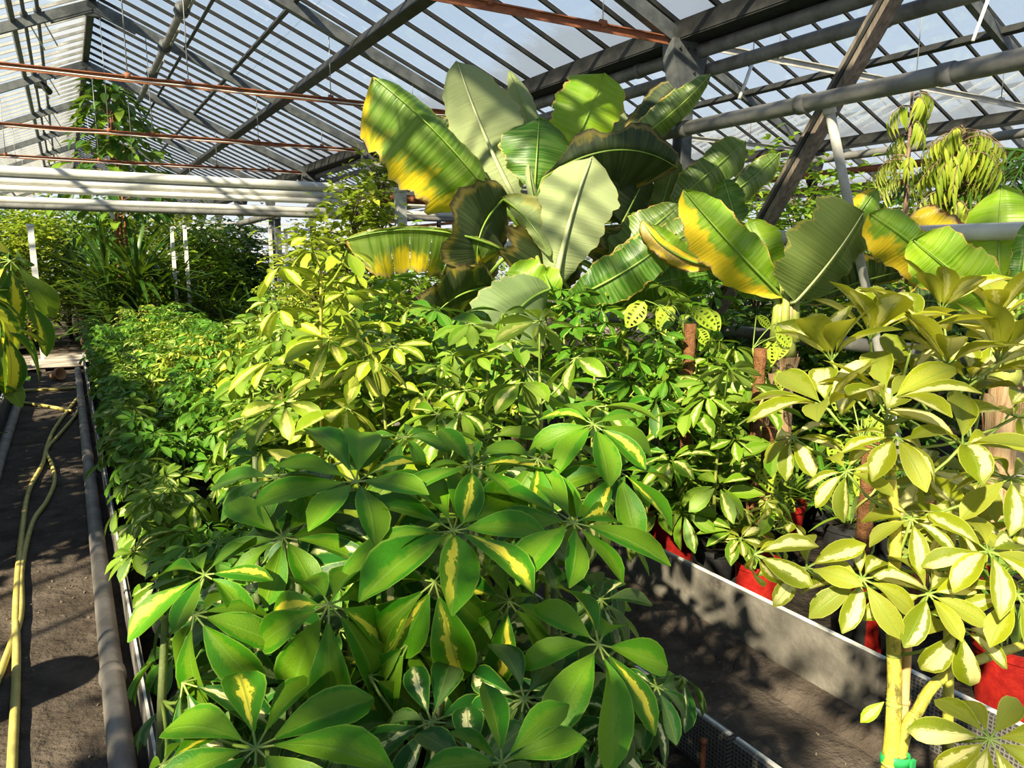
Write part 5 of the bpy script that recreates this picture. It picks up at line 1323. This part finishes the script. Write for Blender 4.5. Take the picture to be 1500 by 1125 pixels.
for i, (px, Y, h, r_) in enumerate(((1010, 15, 2.2, .9), (640, 15, 2.0, .8), (560, 17, 2.1, .9), (760, 14, 2.0, .8), (900, 12, 2.0, .8))):
    p = at_y(px, 400, Y); shrub('leafy_shrub', 'distant green shrub seen in gaps behind the big banana, %s' % ('right of its crown', 'left of its crown', 'by the whitewashed post', 'behind its trunk', 'behind its right leaves')[i], p.x, Y, h, r_, 900, .14, .07, 'small_leaf', .3, clumps=30, spread=.2, z=0)
# strap-leaved clumps
rgx = random.Random(17); k = 0
sw = ['by the plank step', 'left of the largest clump', 'largest of the clumps', 'right of the largest clump', 'below the paired thin posts', 'right of the paired thin posts', 'left of the low dark bush', 'low one near the pale posts']
for (px, Y, h, n, L) in ((118, 15.4, 1.5, 80, 1.0), (160, 13.4, 1.35, 120, 1.1), (205, 13.2, 1.35, 140, 1.2), (255, 13.4, 1.15, 110, 1.0), (292, 13.2, .8, 70, .85), (330, 13.2, .65, 50, .8), (372, 13.3, .55, 44, .75), (405, 13.2, .45, 40, .65)):
    p = at_y(px, 460, Y)
    root = thing('strap_leaf_plant', 'dark green strap-leaved plant at the cross path, %s' % sw[k], 'plant', (p.x, Y, 0.0), 'strap-leaved clumps'); k += 1
    mb = MB(); mb.tube([(0, 0, 0), (.02, 0, h * .6), (0, 0, h)], [.05, .035, .03], 8); link('cane', mb.mesh('cane', M['bark']), root)
    mss = []
    for q in range(5):
        mb = MB(); mb.add(*leaflet_geo(1, .058, 2, 7, .35, rgx.uniform(.2, .6), 0, .8, .5)); mss.append(mb.mesh('leaf', M['strap']))
    for q in range(n):
        a = rgx.uniform(0, 6.28); e = rgx.uniform(.15, 1.45); x_ = Vector((math.cos(a) * math.cos(e), math.sin(a) * math.cos(e), math.sin(e)))
        link('leaf', mss[q % 5], root, None, Matrix.Translation((0, 0, h * rgx.uniform(.3, 1))) @ basis(x_, UPV) @ Matrix.Scale(L * rgx.uniform(.7, 1.1), 4))
# tall tree at left rising between the tie rods
p = at_y(172, 300, 14.2)
root = thing('rubber_tree', 'tall slim tree rising between the rust-red tie rods under the left ridge', 'tree', (p.x, 14.2, 0), None)
rgx = random.Random(29); mb = MB(); zt = at_y(165, 118, 14.2).z
for k, dx in enumerate((-.08, .05, .16)):
    mb = MB(); mb.tube(spline([(dx, 0, 0), (dx * .6, .03, 1.6), (dx * .5, 0, 2.8), (dx * .2, 0, zt - .2 - .1 * k)], 5), [.03 - .0012 * i for i in range(16)], 7); link('trunk', mb.mesh('trunk', M['rust']), root)
tl = []
for q in range(5):
    mb = MB(); mb.add(*leaflet_geo(1, .52, 2, 5, .35, .3, 0, 1.0, .8)); tl.append(mb.mesh('leaf', M['small_dark' if q < 3 else 'small_leaf']))
for q in range(290):
    f = rgx.random(); z = 2.3 + (zt - 2.3) * f; R_ = .98 * (1 - f) ** .75 + .16
    if q > 230: z = rgx.uniform(1.5, 2.4); R_ = .6
    a = rgx.uniform(0, 6.28); r_ = R_ * math.sqrt(rgx.uniform(.02, 1)); a2 = a + rgx.uniform(-.9, .9)
    x_ = Vector((math.cos(a2), math.sin(a2), rgx.uniform(-.9, .3)))
    sz = rgx.uniform(.22, .34)
    link('leaf', tl[rgx.randrange(5)], root, None, Matrix.Translation((math.cos(a) * r_ + .12 * (1 - f), math.sin(a) * r_, z)) @ basis(x_, UPV) @ Matrix.Scale(sz, 4))
mb = MB()
for q in range(26):
    f = rgx.random(); z = 2.0 + (zt - 2.2) * f; a = rgx.uniform(0, 6.28); r_ = .75 * (1 - f) + .1
    mb.tube([(0, 0, z - .2), (math.cos(a) * r_ * .5, math.sin(a) * r_ * .5, z), (math.cos(a) * r_, math.sin(a) * r_, z + .06)], [.012, .009, .004], 5, False)
link('branch', mb.mesh('branch', M['bark']), root)
mb = MB()
for q in range(170):
    f = rgx.random(); z = 2.25 + (zt - 2.25) * f; R_ = .90 * (1 - f) ** .7 + .14; a = rgx.uniform(0, 6.28); r_ = R_ * math.sqrt(rgx.uniform(.02, 1)); sz = rgx.uniform(.2, .3)
    g = leaflet_geo(1, .5, 2, 4, .35, .3, 0, 1.0, .8); m = Matrix.Translation((math.cos(a) * r_ + .14 * (1 - f), math.sin(a) * r_, z)) @ basis(Vector((math.cos(a), math.sin(a), rgx.uniform(-.9, .3))), UPV) @ Matrix.Scale(sz, 4)
    mb.add([m @ Vector(v) for v in g[0]], g[1], g[2], rgx.random())
f_ = link('foliage', mb.mesh('foliage', M['small_dark']), root); f_['kind'] = 'stuff'
# right side, under the second roof
def weeping(label, px, yp, t, ztop, zlow, spread, ntwig, L, W):
    p = at(px, yp, t); root = thing('weeping_fig_tree', label, 'tree', (p.x, p.y, BED_Z), None)
    rgx = random.Random(int(px)); tb = MB(); lb = MB(); zt = ztop - BED_Z
    tb.tube([(0, 0, 0), (.03, 0, zt * .5), (0, .02, zt)], [.035, .025, .008], 7)
    for k in range(ntwig):
        f = rgx.random(); z0 = (zlow - BED_Z) + (zt - zlow + BED_Z) * f; a = rgx.uniform(0, 6.28); out = Vector((math.cos(a), math.sin(a), 0)); ln = spread * (1 - .55 * f) * rgx.uniform(.6, 1.15)
        pt = lambda s: Vector((0, 0, z0)) + out * (ln * s) + Vector((0, 0, ln * (.75 * s - 1.15 * s * s)))
        tb.tube([pt(s / 5) for s in range(6)], [.007, .006, .005, .004, .003, .002], 5, False)
        for q in range(15):
            s_ = .25 + .75 * q / 14; c = pt(s_); tg = (pt(s_ + .05) - c).normalized(); sd = tg.cross(UPV).normalized() * (1 if q % 2 else -1)
            x_ = tg * .45 + sd * rgx.uniform(.2, .7) + Vector((0, 0, -rgx.uniform(.5, 1.3)))
            m = Matrix.Translation(c) @ basis(x_, UPV + out * .5) @ Matrix.Scale(rgx.uniform(.75, 1.2), 4); g = leaflet_geo(L, W, 2, 4, .35, .5, 0, .85, .8)
            lb.add([m @ Vector(v) for v in g[0]], g[1], g[2], rgx.random())
    link('trunk', tb.mesh('trunk', M['bark']), root)
    f = link('foliage', lb.mesh('foliage', M['small_gold']), root); f['kind'] = 'stuff'
weeping('weeping fig with long yellow-green hanging leaves at right', 1405, 240, 5.4, 2.52, 1.40, .58, 110, .145, .021)
weeping('thin whippy weeping fig shoot left of the weeping fig crown', 1338, 160, 5.3, 2.78, 2.15, .30, 12, .145, .021)
p = at(1170, 290, 7.2)
shrub('leafy_shrub', 'small-leaved green shrub seen behind the timber brace', p.x, p.y, 2.35, .75, 1800, .12, .06, 'small_leaf', .4, clumps=44, spread=.2, taper=.4)
rr = [(1080, 300, 8.6, 2.1, .8, 'small_leaf', 'green shrub between the banana crowns'), (1255, 330, 6.4, 1.9, .6, 'small_leaf', 'bushy shrub behind the pale prop post'), (1330, 320, 7.0, 2.1, .7, 'small_leaf', 'shrub left of the weeping fig'), (1430, 340, 6.6, 1.9, .7, 'small_dark', 'dark shrub below the weeping fig'),
      (1520, 330, 6.2, 2.0, .8, 'small_dark', 'dark shrub at the right edge behind the banana'), (1200, 330, 10.5, 2.2, 1.0, 'small_gold', 'distant yellow shrub behind the timber brace'), (1340, 300, 11, 2.3, 1.0, 'small_leaf', 'distant shrub behind the weeping fig'), (1480, 300, 10.5, 2.4, 1.0, 'small_leaf', 'distant shrub beyond the right edge banana'), (1110, 360, 6.0, 1.5, .6, 'small_dark', 'low dark shrub behind the young banana'), (1230, 420, 5.2, 1.2, .5, 'small_leaf', 'low shrub behind the olive banana leaf'), (1310, 440, 4.8, 1.1, .45, 'small_dark', 'low dark shrub between the two right bananas'), (1060, 440, 5.4, 1.1, .45, 'small_dark', 'low dark shrub behind the low pale pipe')]
for (px, yp, t, h, r_, st, lab) in rr:
    p = at(px, yp, t); shrub('leafy_shrub', lab, p.x, p.y, h, r_, 1300, .12, .055, st, .25, clumps=34, spread=.19, group='shrubs under the second roof', taper=.35)
# palm at the right edge
p = at(1530, 300, 5.6)
root = thing('palm', 'dark feathery palm fronds at the right edge beside the weeping fig', 'palm', (p.x, p.y, BED_Z), None); zt = at(1530, 235, 5.6).z - BED_Z
mb = MB(); mb.tube([(0, 0, 0), (.02, 0, zt * .5), (0, 0, zt)], [.07, .055, .045], 9); link('trunk', mb.mesh('trunk', M['bark']), root)
rgx = random.Random(3)
for q in range(14):
    a = q * 2.4; e = rgx.uniform(.1, .9); L = rgx.uniform(.8, 1.1); mb = MB()
    d = Vector((math.cos(a), math.sin(a), 0)); pts = [d * (L * s) + Vector((0, 0, zt + L * (math.tan(e) * s * .6 - .7 * s * s))) for s in [i / 14 for i in range(15)]]
    mb.tube(pts, [.012 - .0006 * i for i in range(15)], 5)
    for i in range(2, 15):
        tdir = (pts[i] - pts[i - 1]).normalized(); sd = tdir.cross(UPV).normalized()
        for s_ in (-1, 1):
            x_ = sd * s_ + tdir * .7 + Vector((0, 0, -.35)); g = leaflet_geo(.34 * (1 - abs(i - 7) / 16), .028, 2, 3, .3, .3, 0, .8, .5)
            m = Matrix.Translation(pts[i]) @ basis(x_, UPV); mb.add([m @ Vector(v) for v in g[0]], g[1], g[2], rgx.random())
    link('frond', mb.mesh('frond', M['strap']), root)
# unseen shrubs left of the hose aisle, added to shade it and the long bed
rg = random.Random(91)
for i, (x, y, h, r_) in enumerate(((-1.5, -2.1, 3.0, .75), (-1.5, -1.0, 3.05, .75), (-1.35, .1, 2.9, .7), (-1.45, 1.2, 2.5, .6), (-1.4, 4.3, 2.0, .55), (-1.35, 5.4, 2.0, .6), (-1.4, 6.6, 1.9, .55), (-1.3, 7.9, 1.8, .55), (-1.35, 9.3, 1.8, .55), (-1.3, 10.8, 1.8, .6))):
    shrub('leafy_shrub', 'tall leafy shrub added out of view left of the hose aisle, %s from the camera end' % ordn[i], x, y, h, r_, 450 if i < 2 else (750 if i < 4 else 1200), .15, .075, 'small_dark', .35, clumps=44, spread=.17, taper=.25, group='added shade shrubs left of the hose aisle')
